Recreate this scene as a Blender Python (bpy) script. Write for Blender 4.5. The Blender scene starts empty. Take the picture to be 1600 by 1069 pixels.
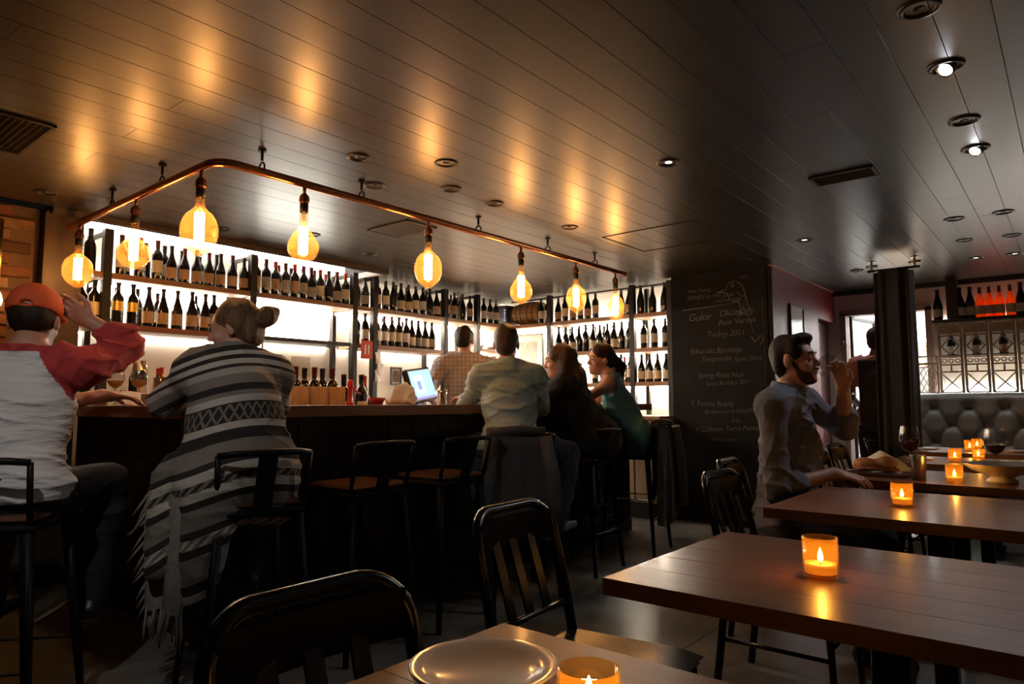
import bpy, bmesh, math, random
import numpy as np
from mathutils import Vector, Matrix
R = math.radians
rnd = random.Random(7)
scene = bpy.context.scene
col = scene.collection

# ------------------------------------------------------------------ camera, world, exposure
cam_d = bpy.data.cameras.new('camera'); cam = bpy.data.objects.new('camera', cam_d); col.objects.link(cam)
cam_d.sensor_width = 36.0; cam_d.lens = 1067.0 / 1600 * 36.0
cam_d.clip_start = 0.02
cam.location = (0, 0, 1.12)
_yaw, _pitch, _roll = R(39.5), R(5.1), R(-0.15)
_fw = Vector((-math.sin(_yaw) * math.cos(_pitch), math.cos(_yaw) * math.cos(_pitch), math.sin(_pitch)))
_rt0 = Vector((math.cos(_yaw), math.sin(_yaw), 0)); _up0 = _rt0.cross(_fw)
_rt = _rt0 * math.cos(_roll) + _up0 * math.sin(_roll); _up = -_rt0 * math.sin(_roll) + _up0 * math.cos(_roll)
cam.rotation_euler = Matrix((_rt, _up, -_fw)).transposed().to_euler()
scene.camera = cam
world = bpy.data.worlds.new('night'); scene.world = world; world.use_nodes = True
world.node_tree.nodes['Background'].inputs[0].default_value = (0.9, 0.8, 0.7, 1)
world.node_tree.nodes['Background'].inputs[1].default_value = 0.004
vs = scene.view_settings
vs.view_transform = 'Standard'; vs.look = 'None'; vs.gamma = 1.0; vs.use_curve_mapping = False
vs.exposure = 0.12
# light levels (radiance of filaments, strips and the like)
E_FILAMENT = 115.0
E_STRIP = 420.0
E_SPOT = 16.0
E_KITCHEN = 65.0
E_FLAME = 90.0
ZC = 2.35          # ceiling height

# ------------------------------------------------------------------ materials
MATS = {}
def M(name, c, rough=0.5, metal=0.0, noise=None, bump=None, spec=0.5, coat=0.0, emit=None, rand=0.0, sheen=0.0, coords='Object', stretch=None):
    if name in MATS: return MATS[name]
    m = bpy.data.materials.new(name); m.use_nodes = True; MATS[name] = m
    nt = m.node_tree; N = nt.nodes; L = nt.links
    b = N['Principled BSDF']
    b.inputs['Base Color'].default_value = (*c, 1); b.inputs['Roughness'].default_value = rough
    b.inputs['Metallic'].default_value = metal; b.inputs['Specular IOR Level'].default_value = spec
    b.inputs['Coat Weight'].default_value = coat; b.inputs['Sheen Weight'].default_value = sheen
    if emit:
        b.inputs['Emission Color'].default_value = (*emit[0], 1); b.inputs['Emission Strength'].default_value = emit[1]
    def vec():
        tc = N.new('ShaderNodeTexCoord'); mp = N.new('ShaderNodeMapping')
        if stretch: mp.inputs['Scale'].default_value = stretch
        L.new(tc.outputs[coords], mp.inputs['Vector']); return mp.outputs[0]
    src = None
    if noise:
        sc, amt = noise
        n = N.new('ShaderNodeTexNoise'); n.inputs['Scale'].default_value = sc; n.inputs['Detail'].default_value = 5
        L.new(vec(), n.inputs['Vector'])
        mr = N.new('ShaderNodeMapRange'); mr.inputs[1].default_value = 0.25; mr.inputs[2].default_value = 0.75
        mr.inputs[3].default_value = 1 - amt; mr.inputs[4].default_value = 1 + amt
        L.new(n.outputs['Fac'], mr.inputs[0])
        src = mr.outputs[0]
        rr = N.new('ShaderNodeMapRange'); rr.inputs[3].default_value = max(0.02, rough - 0.08); rr.inputs[4].default_value = min(1, rough + 0.08)
        L.new(n.outputs['Fac'], rr.inputs[0]); L.new(rr.outputs[0], b.inputs['Roughness'])
    if rand:
        oi = N.new('ShaderNodeObjectInfo'); mr = N.new('ShaderNodeMapRange')
        mr.inputs[3].default_value = 1 - rand; mr.inputs[4].default_value = 1 + rand
        L.new(oi.outputs['Random'], mr.inputs[0])
        if src is None: src = mr.outputs[0]
        else:
            mm = N.new('ShaderNodeMath'); mm.operation = 'MULTIPLY'
            L.new(src, mm.inputs[0]); L.new(mr.outputs[0], mm.inputs[1]); src = mm.outputs[0]
    if src is not None:
        mx = N.new('ShaderNodeVectorMath'); mx.operation = 'SCALE'; mx.inputs[0].default_value = c
        L.new(src, mx.inputs['Scale']); L.new(mx.outputs[0], b.inputs['Base Color'])
    if bump:
        sc, st = bump[:2]
        n = N.new('ShaderNodeTexNoise'); n.inputs['Scale'].default_value = sc; n.inputs['Detail'].default_value = 4
        L.new(vec(), n.inputs['Vector'])
        bp = N.new('ShaderNodeBump'); bp.inputs['Strength'].default_value = st; bp.inputs['Distance'].default_value = bump[2] if len(bump) > 2 else 0.01
        L.new(n.outputs['Fac'], bp.inputs['Height']); L.new(bp.outputs[0], b.inputs['Normal'])
    return m

def M_emit(name, c, s):
    if name in MATS: return MATS[name]
    m = bpy.data.materials.new(name); m.use_nodes = True; MATS[name] = m
    N = m.node_tree.nodes; N.clear()
    e = N.new('ShaderNodeEmission'); e.inputs[0].default_value = (*c, 1); e.inputs[1].default_value = s
    o = N.new('ShaderNodeOutputMaterial'); m.node_tree.links.new(e.outputs[0], o.inputs[0]); return m

def M_clear(name, tint=(1, 1, 1), gloss=0.08, rough=0.03, blend=0.22):
    """thin clear glass: lets light straight through, reflects at the rim"""
    if name in MATS: return MATS[name]
    m = bpy.data.materials.new(name); m.use_nodes = True; MATS[name] = m
    nt = m.node_tree; N = nt.nodes; L = nt.links; N.clear()
    t = N.new('ShaderNodeBsdfTransparent'); t.inputs[0].default_value = (*tint, 1)
    g = N.new('ShaderNodeBsdfGlossy'); g.inputs['Roughness'].default_value = rough
    f = N.new('ShaderNodeLayerWeight'); f.inputs[0].default_value = blend
    mr = N.new('ShaderNodeMapRange'); mr.inputs[3].default_value = gloss; mr.inputs[4].default_value = 0.75
    pw = N.new('ShaderNodeMath'); pw.operation = 'POWER'; pw.inputs[1].default_value = 2.2
    L.new(f.outputs['Facing'], pw.inputs[0]); L.new(pw.outputs[0], mr.inputs[0])
    mx = N.new('ShaderNodeMixShader'); L.new(mr.outputs[0], mx.inputs[0]); L.new(t.outputs[0], mx.inputs[1]); L.new(g.outputs[0], mx.inputs[2])
    o = N.new('ShaderNodeOutputMaterial'); L.new(mx.outputs[0], o.inputs[0]); return m

def M_trans(name, c, amt=0.5, rough=0.2):
    """translucent coloured body (wax, back-lit wine)"""
    if name in MATS: return MATS[name]
    m = bpy.data.materials.new(name); m.use_nodes = True; MATS[name] = m
    nt = m.node_tree; N = nt.nodes; L = nt.links
    b = N['Principled BSDF']; b.inputs['Base Color'].default_value = (*c, 1); b.inputs['Roughness'].default_value = rough
    t = N.new('ShaderNodeBsdfTranslucent'); t.inputs[0].default_value = (*c, 1)
    mx = N.new('ShaderNodeMixShader'); mx.inputs[0].default_value = amt
    L.new(b.outputs[0], mx.inputs[1]); L.new(t.outputs[0], mx.inputs[2]); L.new(mx.outputs[0], N['Material Output'].inputs[0]); return m

def M_wood(name, c1, c2, rough=0.35, scale=(2.0, 14.0, 14.0), coat=0.0, rand=0.0, bump=0.05):
    if name in MATS: return MATS[name]
    m = bpy.data.materials.new(name); m.use_nodes = True; MATS[name] = m
    nt = m.node_tree; N = nt.nodes; L = nt.links; b = N['Principled BSDF']
    tc = N.new('ShaderNodeTexCoord'); mp = N.new('ShaderNodeMapping'); mp.inputs['Scale'].default_value = scale
    L.new(tc.outputs['Object'], mp.inputs['Vector'])
    n = N.new('ShaderNodeTexNoise'); n.inputs['Scale'].default_value = 1.6; n.inputs['Detail'].default_value = 8; n.inputs['Roughness'].default_value = 0.65; n.inputs['Distortion'].default_value = 0.6
    L.new(mp.outputs[0], n.inputs['Vector'])
    cr = N.new('ShaderNodeValToRGB'); cr.color_ramp.elements[0].position = 0.3; cr.color_ramp.elements[0].color = (*c1, 1)
    cr.color_ramp.elements[1].position = 0.72; cr.color_ramp.elements[1].color = (*c2, 1)
    L.new(n.outputs['Fac'], cr.inputs[0]); out = cr.outputs[0]
    if rand:
        oi = N.new('ShaderNodeObjectInfo'); mr = N.new('ShaderNodeMapRange'); mr.inputs[3].default_value = 1 - rand; mr.inputs[4].default_value = 1 + rand
        L.new(oi.outputs['Random'], mr.inputs[0]); vm = N.new('ShaderNodeVectorMath'); vm.operation = 'SCALE'
        L.new(out, vm.inputs[0]); L.new(mr.outputs[0], vm.inputs['Scale']); out = vm.outputs[0]
    L.new(out, b.inputs['Base Color']); b.inputs['Roughness'].default_value = rough; b.inputs['Coat Weight'].default_value = coat; b.inputs['Coat Roughness'].default_value = 0.12
    bp = N.new('ShaderNodeBump'); bp.inputs['Strength'].default_value = bump; bp.inputs['Distance'].default_value = 0.01
    L.new(n.outputs['Fac'], bp.inputs['Height']); L.new(bp.outputs[0], b.inputs['Normal'])
    return m

# ------------------------------------------------------------------ mesh helpers
class MB:
    """collects shapes into one mesh"""
    def __init__(s): s.v = []; s.f = []; s.sm = []
    def add(s, vs, fs, smooth=False):
        o = len(s.v); s.v += [tuple(p) for p in vs]; s.f += [tuple(i + o for i in f) for f in fs]; s.sm += [smooth] * len(fs)
        return s
    def box(s, lo, hi, bev=0.0):
        (x0, y0, z0), (x1, y1, z1) = lo, hi
        if bev <= 0:
            return s.add([(x0,y0,z0),(x1,y0,z0),(x1,y1,z0),(x0,y1,z0),(x0,y0,z1),(x1,y0,z1),(x1,y1,z1),(x0,y1,z1)],
                [(3,2,1,0),(4,5,6,7),(0,1,5,4),(1,2,6,5),(2,3,7,6),(3,0,4,7)])
        b = bev
        V = []; F = []
        for z, i in ((z0, b), (z0 + b, 0), (z1 - b, 0), (z1, b)):
            V += [(x0+i+ (b if i==0 else 0), y0+i, z), (x1-i-(b if i==0 else 0), y0+i, z), (x1-i, y0+i+(b if i==0 else 0), z), (x1-i, y1-i-(b if i==0 else 0), z),
                  (x1-i-(b if i==0 else 0), y1-i, z), (x0+i+(b if i==0 else 0), y1-i, z), (x0+i, y1-i-(b if i==0 else 0), z), (x0+i, y0+i+(b if i==0 else 0), z)]
        for k in range(3):
            for j in range(8):
                F.append((k*8+j, k*8+(j+1)%8, (k+1)*8+(j+1)%8, (k+1)*8+j))
        F.append(tuple(range(7, -1, -1))); F.append(tuple(range(24, 32)))
        return s.add(V, F)
    def cyl(s, a, b, r1, r2=None, n=12, caps=True, smooth=True):
        r2 = r1 if r2 is None else r2
        a = Vector(a); b = Vector(b); d = (b - a).normalized()
        x = d.orthogonal().normalized(); y = d.cross(x)
        V = [a + (x*math.cos(t)+y*math.sin(t))*r1 for t in [2*math.pi*i/n for i in range(n)]] + [b + (x*math.cos(t)+y*math.sin(t))*r2 for t in [2*math.pi*i/n for i in range(n)]]
        s.add(V, [(i, (i+1)%n, n+(i+1)%n, n+i) for i in range(n)], smooth)
        if caps: s.add(V, [tuple(range(n-1,-1,-1)), tuple(range(n, 2*n))])
        return s
    def tube(s, pts, r, n=8, caps=True, closed=False, flat=1.0):
        pts = [Vector(p) for p in pts]; m = len(pts)
        rr = r if isinstance(r, (list, tuple)) else [r]*m
        V = []; prev = None
        for i, p in enumerate(pts):
            if closed: t = (pts[(i+1)%m] - pts[i-1]).normalized()
            else: t = (pts[min(i+1,m-1)] - pts[max(i-1,0)]).normalized()
            if prev is None: x = t.orthogonal().normalized()
            else: x = (prev - t*prev.dot(t)).normalized()
            prev = x; y = t.cross(x)
            V += [p + (x*math.cos(2*math.pi*j/n)+y*math.sin(2*math.pi*j/n)*flat)*rr[i] for j in range(n)]
        F = []
        for i in range(m if closed else m-1):
            for j in range(n):
                a, b = i*n, ((i+1)%m)*n
                F.append((a+j, a+(j+1)%n, b+(j+1)%n, b+j))
        s.add(V, F, True)
        if caps and not closed: s.add(V, [tuple(range(n-1,-1,-1)), tuple(range((m-1)*n, m*n))])
        return s
    def lathe(s, prof, c=(0,0,0), n=16, smooth=True, a0=0.0, a1=2*math.pi, capb=False, capt=False):
        full = abs(a1-a0-2*math.pi) < 1e-6; k = n if full else n+1
        V = []
        for r, z in prof:
            V += [(c[0]+r*math.cos(a0+(a1-a0)*j/n), c[1]+r*math.sin(a0+(a1-a0)*j/n), c[2]+z) for j in range(k)]
        F = []
        for i in range(len(prof)-1):
            for j in range(n):
                F.append((i*k+j, i*k+(j+1)%k, (i+1)*k+(j+1)%k, (i+1)*k+j))
        s.add(V, F, smooth)
        if capb: s.add(V, [tuple(range(k-1,-1,-1))])
        if capt: s.add(V, [tuple(range((len(prof)-1)*k, len(prof)*k))])
        return s
    def prism(s, poly, z0, z1):
        n = len(poly)
        V = [(x,y,z0) for x,y in poly]+[(x,y,z1) for x,y in poly]
        return s.add(V, [tuple(range(n-1,-1,-1)), tuple(range(n,2*n))]+[(i,(i+1)%n,n+(i+1)%n,n+i) for i in range(n)])
    def bar(s, a, b, w, t, up=(0,0,1)):
        """rectangular bar from a to b, w across, t along 'up' projected"""
        a = Vector(a); b = Vector(b); d = (b-a).normalized(); u = Vector(up); u = (u-d*u.dot(d))
        u = u.normalized() if u.length > 1e-4 else d.orthogonal().normalized()
        x = d.cross(u)
        V = []
        for p in (a, b):
            V += [p+x*w/2-u*t/2, p+x*w/2+u*t/2, p-x*w/2+u*t/2, p-x*w/2-u*t/2]
        return s.add(V, [(0,1,2,3),(7,6,5,4),(0,4,5,1),(1,5,6,2),(2,6,7,3),(3,7,4,0)])
    def grid(s, fn, nu, nv, smooth=True):
        V = [fn(i/nu, j/nv) for j in range(nv+1) for i in range(nu+1)]
        return s.add(V, [(j*(nu+1)+i, j*(nu+1)+i+1, (j+1)*(nu+1)+i+1, (j+1)*(nu+1)+i) for j in range(nv) for i in range(nu)], smooth)
    def mesh(s, name):
        me = bpy.data.meshes.new(name); me.from_pydata(s.v, [], s.f)
        me.polygons.foreach_set('use_smooth', s.sm); me.update()
        bm = bmesh.new(); bm.from_mesh(me); bmesh.ops.remove_doubles(bm, verts=bm.verts, dist=1e-6); bmesh.ops.recalc_face_normals(bm, faces=bm.faces); bm.to_mesh(me); bm.free()
        return me
    def build(s, name, mat, parent=None, loc=None):
        return link(name, s.mesh(name), mat, parent, loc)

def link(name, me, mat, parent=None, loc=None):
    o = bpy.data.objects.new(name, me); col.objects.link(o)
    if mat is not None and not me.materials: me.materials.append(mat)
    if parent is not None: o.parent = parent
    if loc is not None: o.location = loc
    return o
def tag(o, label=None, cat=None, group=None, kind=None):
    if label: o['label'] = label
    if cat: o['category'] = cat
    if group: o['group'] = group
    if kind: o['kind'] = kind
    return o
def empty(name, loc=(0,0,0), rz=0.0):
    o = bpy.data.objects.new(name, None); col.objects.link(o); o.location = loc; o.rotation_euler = (0,0,rz); o.empty_display_size = 0.05; return o
def copy_tree(o, parent=None):
    c = o.copy(); col.objects.link(c); c.parent = parent
    for ch in list(o.children): copy_tree(ch, c)
    return c
def struct(name, mb, mat, parent=None):
    o = mb.build(name, mat, parent)
    if parent is None: o['kind'] = 'structure'
    return o
ORD = ['first','second','third','fourth','fifth','sixth','seventh','eighth','ninth','tenth','eleventh','twelfth','thirteenth','fourteenth','fifteenth','sixteenth','seventeenth','eighteenth']

# ------------------------------------------------------------------ palette
m_black = M('black_gloss_metal', (0.007,0.007,0.008), 0.26, 0.0, spec=0.35)
m_stool = M('black_satin_metal', (0.006,0.006,0.007), 0.5, 0.0, spec=0.2)
m_dark = M('dark_paint', (0.016,0.014,0.013), 0.45, noise=(6,0.2))
m_steel = M('dark_steel', (0.03,0.027,0.025), 0.5, 0.6, noise=(20,0.25))
m_white = M('white_paint', (0.82,0.8,0.76), 0.6, noise=(4,0.04))
m_cream = M('cream_paper', (0.75,0.66,0.5), 0.7)
m_paper = M('white_paper', (0.85,0.83,0.8), 0.7)
m_board = M_wood('ceiling_board_paint', (0.020,0.016,0.012), (0.028,0.023,0.018), 0.40, (8,1.2,8), coat=0.55, rand=0.12, bump=0.015)
m_board.node_tree.nodes['Principled BSDF'].inputs['Specular IOR Level'].default_value = 0.6
m_board.node_tree.nodes['Principled BSDF'].inputs['Coat Roughness'].default_value = 0.29
m_gap = M('ceiling_gap', (0.004,0.003,0.003), 0.8)
m_floor = M('concrete', (0.17,0.165,0.15), 0.34, noise=(2.4,0.5), bump=(7,0.06))
m_brick_mortar = M('brick_mortar', (0.12,0.075,0.05), 0.9, noise=(30,0.2), bump=(60,0.3))
m_red = M('red_wall_paint', (0.14,0.008,0.008), 0.45, noise=(3,0.15))
m_mauve = M('mauve_wall_paint', (0.58,0.43,0.39), 0.6, noise=(3,0.08))
m_slate = M('slate_paint', (0.010,0.009,0.008), 0.8, noise=(5,0.5), spec=0.15)
m_chalk = M('chalk', (0.15,0.14,0.125), 0.9)
m_copper = M('copper_pipe', (0.72,0.30,0.13), 0.22, 1.0, noise=(9,0.15))
m_bronze = M('bronze_fitting', (0.22,0.10,0.05), 0.4, 0.8)
m_blackcap = M('black_lamp_cap', (0.015,0.012,0.01), 0.4)
m_bulbglass = M_clear('amber_bulb_glass', (1.0,0.88,0.66), 0.05)
def _coat(m, c=(1.0,0.52,0.14), f=0.08):
    nt = m.node_tree; N = nt.nodes; L = nt.links; out = [n for n in N if n.type == 'OUTPUT_MATERIAL'][0]; src = out.inputs[0].links[0].from_socket
    t = N.new('ShaderNodeBsdfTranslucent'); t.inputs[0].default_value = (*c,1); mx = N.new('ShaderNodeMixShader'); mx.inputs[0].default_value = f
    L.new(src,mx.inputs[1]); L.new(t.outputs[0],mx.inputs[2]); L.new(mx.outputs[0],out.inputs[0])
_coat(m_bulbglass)
m_filament = M_emit('glowing_filament', (1.0,0.49,0.17), E_FILAMENT)
m_strip = M_emit('led_strip_light', (1.0,0.86,0.66), E_STRIP)
m_shelfwood = M_wood('shelf_wood', (0.20,0.095,0.04), (0.36,0.18,0.08), 0.5, (12,2,12))
m_barwood = M_wood('bar_top_wood', (0.30,0.13,0.06), (0.46,0.21,0.105), 0.28, (10,1.5,10), coat=0.3)
m_tablewood = M_wood('table_wood', (0.13,0.045,0.02), (0.23,0.09,0.04), 0.36, (1.6,14,14), coat=0.1)
m_seatwood = M_wood('stool_seat_wood', (0.085,0.034,0.015), (0.13,0.058,0.027), 0.4, (3,16,16))
m_glass = M_clear('clear_glass', (0.90,0.90,0.89), 0.16, 0.05, 0.5)
m_amber = M_clear('amber_cup_glass', (1.0,0.84,0.48), 0.08)
_coat(m_amber,(1.0,0.45,0.08),0.05)
m_wine = M('red_wine', (0.04,0.004,0.008), 0.05)
m_amberwine = M_trans('amber_drink', (0.5,0.25,0.05), 0.4)
m_wax = M_trans('candle_wax', (1.0,0.80,0.50), 0.55, 0.5)
m_flame = M_emit('candle_flame', (1.0,0.60,0.18), E_FLAME)
m_ceramic = M('white_ceramic', (0.62,0.58,0.55), 0.18, coat=0.3)
m_silver = M('brushed_steel', (0.55,0.53,0.5), 0.3, 1.0)
m_skin = M('fair_skin', (0.52,0.27,0.19), 0.5, noise=(8,0.08))
m_skin2 = M('tanned_skin', (0.42,0.20,0.13), 0.5, noise=(8,0.08))
m_skin3 = M('brown_skin', (0.17,0.085,0.055), 0.5, noise=(8,0.08))
m_leather = M('grey_leather', (0.20,0.21,0.215), 0.38, noise=(12,0.12), bump=(120,0.08))
m_curtain = M('dark_curtain_cloth', (0.022,0.018,0.02), 0.9, noise=(10,0.2), bump=(140,0.1), sheen=0.1)
m_rack = M('weathered_white_iron', (0.42,0.35,0.27), 0.6, noise=(18,0.3))
m_plastic = M('black_plastic', (0.012,0.012,0.013), 0.35)

# ================================================================== the room
fl = struct('floor', MB().box((-5.6,-1.8,-0.1), (1.5,10.4,0.0)), m_floor)
cj = MB()
for x in (-1.45,): cj.box((x-0.003,-1.8,0.0002),(x+0.003,8.1,0.0006))
for y in (4.3,): cj.box((-5.0,y-0.003,0.0002),(1.4,y+0.003,0.0006))
cj.build('floor_joint', M('floor_joint_dark', (0.05,0.046,0.042), 0.8), fl)

ceil = struct('ceiling', MB().box((-4.86,-1.8,ZC+0.022), (1.5,8.3,ZC+0.15)).box((-5.6,4.08,ZC+0.022), (-4.86,6.7,ZC+0.15)), m_gap)
BW = 0.1525
board_cache = {}
def board_mesh(Lg):
    k = round(Lg, 2)
    if k not in board_cache:
        b = 0.0004; w = BW/2-0.0012; l = Lg/2-0.0008
        V = [(-w,-l,0.021),(w,-l,0.021),(w,l,0.021),(-w,l,0.021),(-w,-l,b),(w,-l,b),(w,l,b),(-w,l,b),(-w+b,-l+b,0),(w-b,-l+b,0),(w-b,l-b,0),(-w+b,l-b,0)]
        F = [(0,1,2,3),(0,4,5,1),(1,5,6,2),(2,6,7,3),(3,7,4,0),(4,8,9,5),(5,9,10,6),(6,10,11,7),(7,11,8,4),(8,11,10,9)]
        me = MB().add(V,F).mesh('ceiling_board'); me.materials.append(m_board); board_cache[k] = me
    return board_cache[k]
x = -4.86 + BW/2; row = 0
lens = (3.0,3.6,4.2)
rows = []
while x < 1.45: rows.append((x, -1.78, 8.28)); x += BW
x = -4.86 - BW/2
while x > -5.5: rows.append((x, 4.10, 6.55)); x -= BW
for (x, ya, yb) in rows:
    y = ya - rnd.choice((0.0,0.6,1.2))*0
    first = True
    while y < yb - 0.05:
        Lg = rnd.choice(lens)
        if first: Lg = rnd.choice((1.2,1.8,2.4,3.0)); first = False
        Lg = min(Lg, yb-y)
        if yb-(y+Lg) < 0.5: Lg = yb-y
        Lg = round(Lg, 2)
        o = link('ceiling_board', board_mesh(Lg), None, ceil, (x, y+Lg/2, ZC + rnd.uniform(-0.0002,0.0002)))
        y += Lg
# dark trim where the boarded ceiling ends over the back bar, and the white cove behind it
struct('trim_1', MB().box((-4.93,1.40,ZC-0.035),(-4.86,4.1,ZC+0.15)).box((-5.02,1.40,ZC-0.01),(-4.9,1.66,ZC+0.15)), M('trim_brown', (0.06,0.042,0.03), 0.5, noise=(5,0.2)))
struct('trim_2', MB().box((-5.5,4.08,ZC-0.03),(-4.93,4.13,ZC+0.02)), m_white)
cove = struct('wall_cove', MB().box((-5.5,1.62,ZC+0.13),(-4.9,4.1,ZC+0.16)), m_white)
tag(cove, kind='structure')

struct('wall_left', MB().box((-5.6,1.62,-0.0),(-5.49,6.7,ZC+0.16)), m_white)
struct('wall_pillar', MB().box((-5.6,1.40,0),(-5.0,1.62,ZC+0.02)), M('pillar_brown', (0.048,0.028,0.018), 0.55, noise=(4,0.25)))
bw = struct('wall_brick', MB().box((-5.6,-1.8,0),(-5.09,1.40,ZC+0.02)), m_brick_mortar)
brick_mats = [M('brick_%s' % n, c, 0.85, noise=(14,0.3), bump=(40,0.5), rand=0.2) for n, c in
    (('tan',(0.22,0.115,0.06)),('orange',(0.17,0.065,0.032)),('brown',(0.07,0.030,0.018)),('pale',(0.28,0.17,0.10)))]
bm_ = {}
for k in range(4):
    w = (0.105,0.098,0.11,0.05)[k]
    me = MB().box((-0.03,-w,-0.032),(0.0,w,0.032),0.005).mesh('brick'); bm_[k] = me
z = 0.045; r_ = 0
bmat_mesh = {}
while z < ZC:
    y = 1.36 - (0.11 if r_ % 2 else 0.0)
    while y > -0.35:
        k = rnd.randrange(3); mi = rnd.choice((0,0,1,1,2,3))
        if (k,mi) not in bmat_mesh:
            me = bm_[k].copy(); me.materials.append(brick_mats[mi]); bmat_mesh[(k,mi)] = me
        if y + 0.11 < 1.40: link('brick', bmat_mesh[(k,mi)], None, bw, (-5.062+rnd.uniform(-0.008,0.006), y, z))
        y -= 0.222
    z += 0.076; r_ += 1
struct('wall_back_bar', MB().box((-5.6,6.56,0),(-3.0,6.7,ZC+0.16)), m_white)
cb = struct('wall_chalkboard', MB().box((-3.03,6.15,0),(-2.09,6.7,ZC+0.02)).box((-2.1,6.15,0),(-2.05,6.152,ZC+0.02)), m_slate)
struct('wall_red', MB().box((-2.09,6.152,0),(-2.05,7.55,ZC+0.02)).box((-2.09,7.55,2.0),(-2.05,8.2,ZC+0.02)).box((-2.3,7.5,0),(-2.2,8.2,2.02)), m_red)
struct('trim_3', MB().box((-2.07,6.135,ZC-0.012),(-2.035,8.18,ZC)), M('trim_pink', (0.35,0.12,0.10), 0.5))
struct('door_1', MB().box((-2.2,7.58,0),(-2.12,8.15,1.98)), M('dark_red_door', (0.05,0.006,0.006), 0.4))
wb = struct('wall_back', MB().box((-2.6,8.18,0),(-1.98,8.30,ZC+0.02)).box((-1.98,8.18,2.10),(-1.12,8.30,ZC+0.02)).box((-1.12,8.18,0),(1.5,8.30,ZC+0.02)), m_mauve)
struct('trim_4', MB().box((-1.99,8.15,0),(-1.93,8.32,2.1)).box((-1.17,8.15,0),(-1.11,8.32,2.1)).box((-1.99,8.15,2.07),(-1.11,8.32,2.13)), M('door_trim_mauve', (0.3,0.21,0.18), 0.5))
struct('trim_5', MB().box((-2.05,8.14,ZC-0.05),(1.5,8.18,ZC)), m_dark)
struct('wall_right', MB().box((1.4,-1.8,0),(1.5,8.3,ZC+0.02)), m_dark)
struct('wall_front', MB().box((-5.6,-1.9,0),(1.5,-1.8,ZC+0.02)), m_dark)
# kitchen behind the doorway
struct('wall_kitchen', MB().box((-3.2,10.2,0),(0.2,10.3,2.7)).box((-3.3,8.3,0),(-3.2,10.3,2.7)).box((0.1,8.3,0),(0.2,10.3,2.7)).box((-3.2,8.3,2.6),(0.2,10.3,2.7)), M('kitchen_white', (0.8,0.8,0.78), 0.5))

# ------------------------------------------------------------------ ceiling fittings
m_trim_ring = M('downlight_trim', (0.035,0.03,0.026), 0.4, 0.2)
m_can = M('downlight_can', (0.10,0.085,0.07), 0.35, 0.5)
m_lens_off = M('downlight_lens_off', (0.05,0.045,0.04), 0.25)
def downlight_meshes():
    ring = MB().lathe([(0.062,0.0),(0.060,-0.006),(0.050,-0.008),(0.043,-0.003),(0.043,0.018)], n=20).mesh('trim_ring')
    can = MB().lathe([(0.043,0.0),(0.036,0.012),(0.028,0.015),(0.0,0.015)], n=16).mesh('can')
    lens = MB().lathe([(0.0,-0.002),(0.018,0.0),(0.02,0.006)], n=14).mesh('lens')
    ring.materials.append(m_trim_ring); can.materials.append(m_can); return ring, can, lens
DR, DC, DLn = downlight_meshes()
lens_off = DLn.copy(); lens_off.materials.append(m_lens_off)
lens_on = DLn.copy(); lens_on.materials.append(M_emit('downlight_lamp', (0.93,0.96,1.0), 40.0))
lens_dim = DLn.copy(); lens_dim.materials.append(M_emit('downlight_lamp_warm', (1.0,0.86,0.65), 5.0))
def aim_at(x, y, p):
    return tuple((Vector(p)-Vector((x,y,ZC-0.03))).to_track_quat('-Z','Y').to_euler())
def downlight(x, y, kind, label, aim=None, watts=0.0, cone=60, colr=(1.0,0.93,0.82)):
    d = empty('downlight', (x,y,ZC))
    tag(d, label, 'ceiling light', 'recessed ceiling downlights')
    a = link('trim_ring', DR, None, d); b = link('can', DC, None, d)
    l = link('lens', {'off':lens_off,'on':lens_on,'dim':lens_dim}[kind], None, d)
    if kind == 'on':
        # tilted lamp head that drops below the ring
        t = MB().lathe([(0.0,0.03),(0.026,0.028),(0.034,0.0),(0.030,-0.012),(0.024,-0.012)], n=16).build('lamp_head', m_silver, d)
        e = MB().lathe([(0.0,-0.006),(0.024,-0.008),(0.024,-0.004)], n=16).build('lamp_face', lens_on.materials[0], d)
        for q in (t, e): q.rotation_euler = aim or (0,0,0); q.location = (0,0,-0.008)
    if watts:
        ld = bpy.data.lights.new('downlight_beam','SPOT'); ld.energy = watts; ld.spot_size = R(cone); ld.spot_blend = 0.6; ld.color = colr; ld.shadow_soft_size = 0.03
        lo = bpy.data.objects.new('downlight_beam', ld); col.objects.link(lo); lo.parent = d; lo.location = (0,0,-0.035)
        lo.rotation_euler = aim or (0,0,0)
downlight(-0.30,2.88,'on','lit white downlight nearest the camera on the right side of the ceiling',aim_at(-0.30,2.88,(-0.9,1.7,0.8)),E_SPOT*1.0,70,(0.92,0.95,1.0))
downlight(-0.31,3.93,'on','lit white downlight above the table with the wine glasses',aim_at(-0.31,3.93,(-0.9,2.8,0.8)),E_SPOT*1.0,70,(0.92,0.95,1.0))
downlight(-1.55,3.15,'dim','lit downlight alone in the middle of the ceiling, left of the drinking man',None,E_SPOT*0.3,80)
downlight(-1.53,5.36,'dim','small lit downlight before the corner of the red wall',None,E_SPOT*0.2,90)
downlight(-1.52,6.92,'on','bright downlight just left of the hanging curtain',(R(20),R(5),0),E_SPOT*0.5,100)
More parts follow.
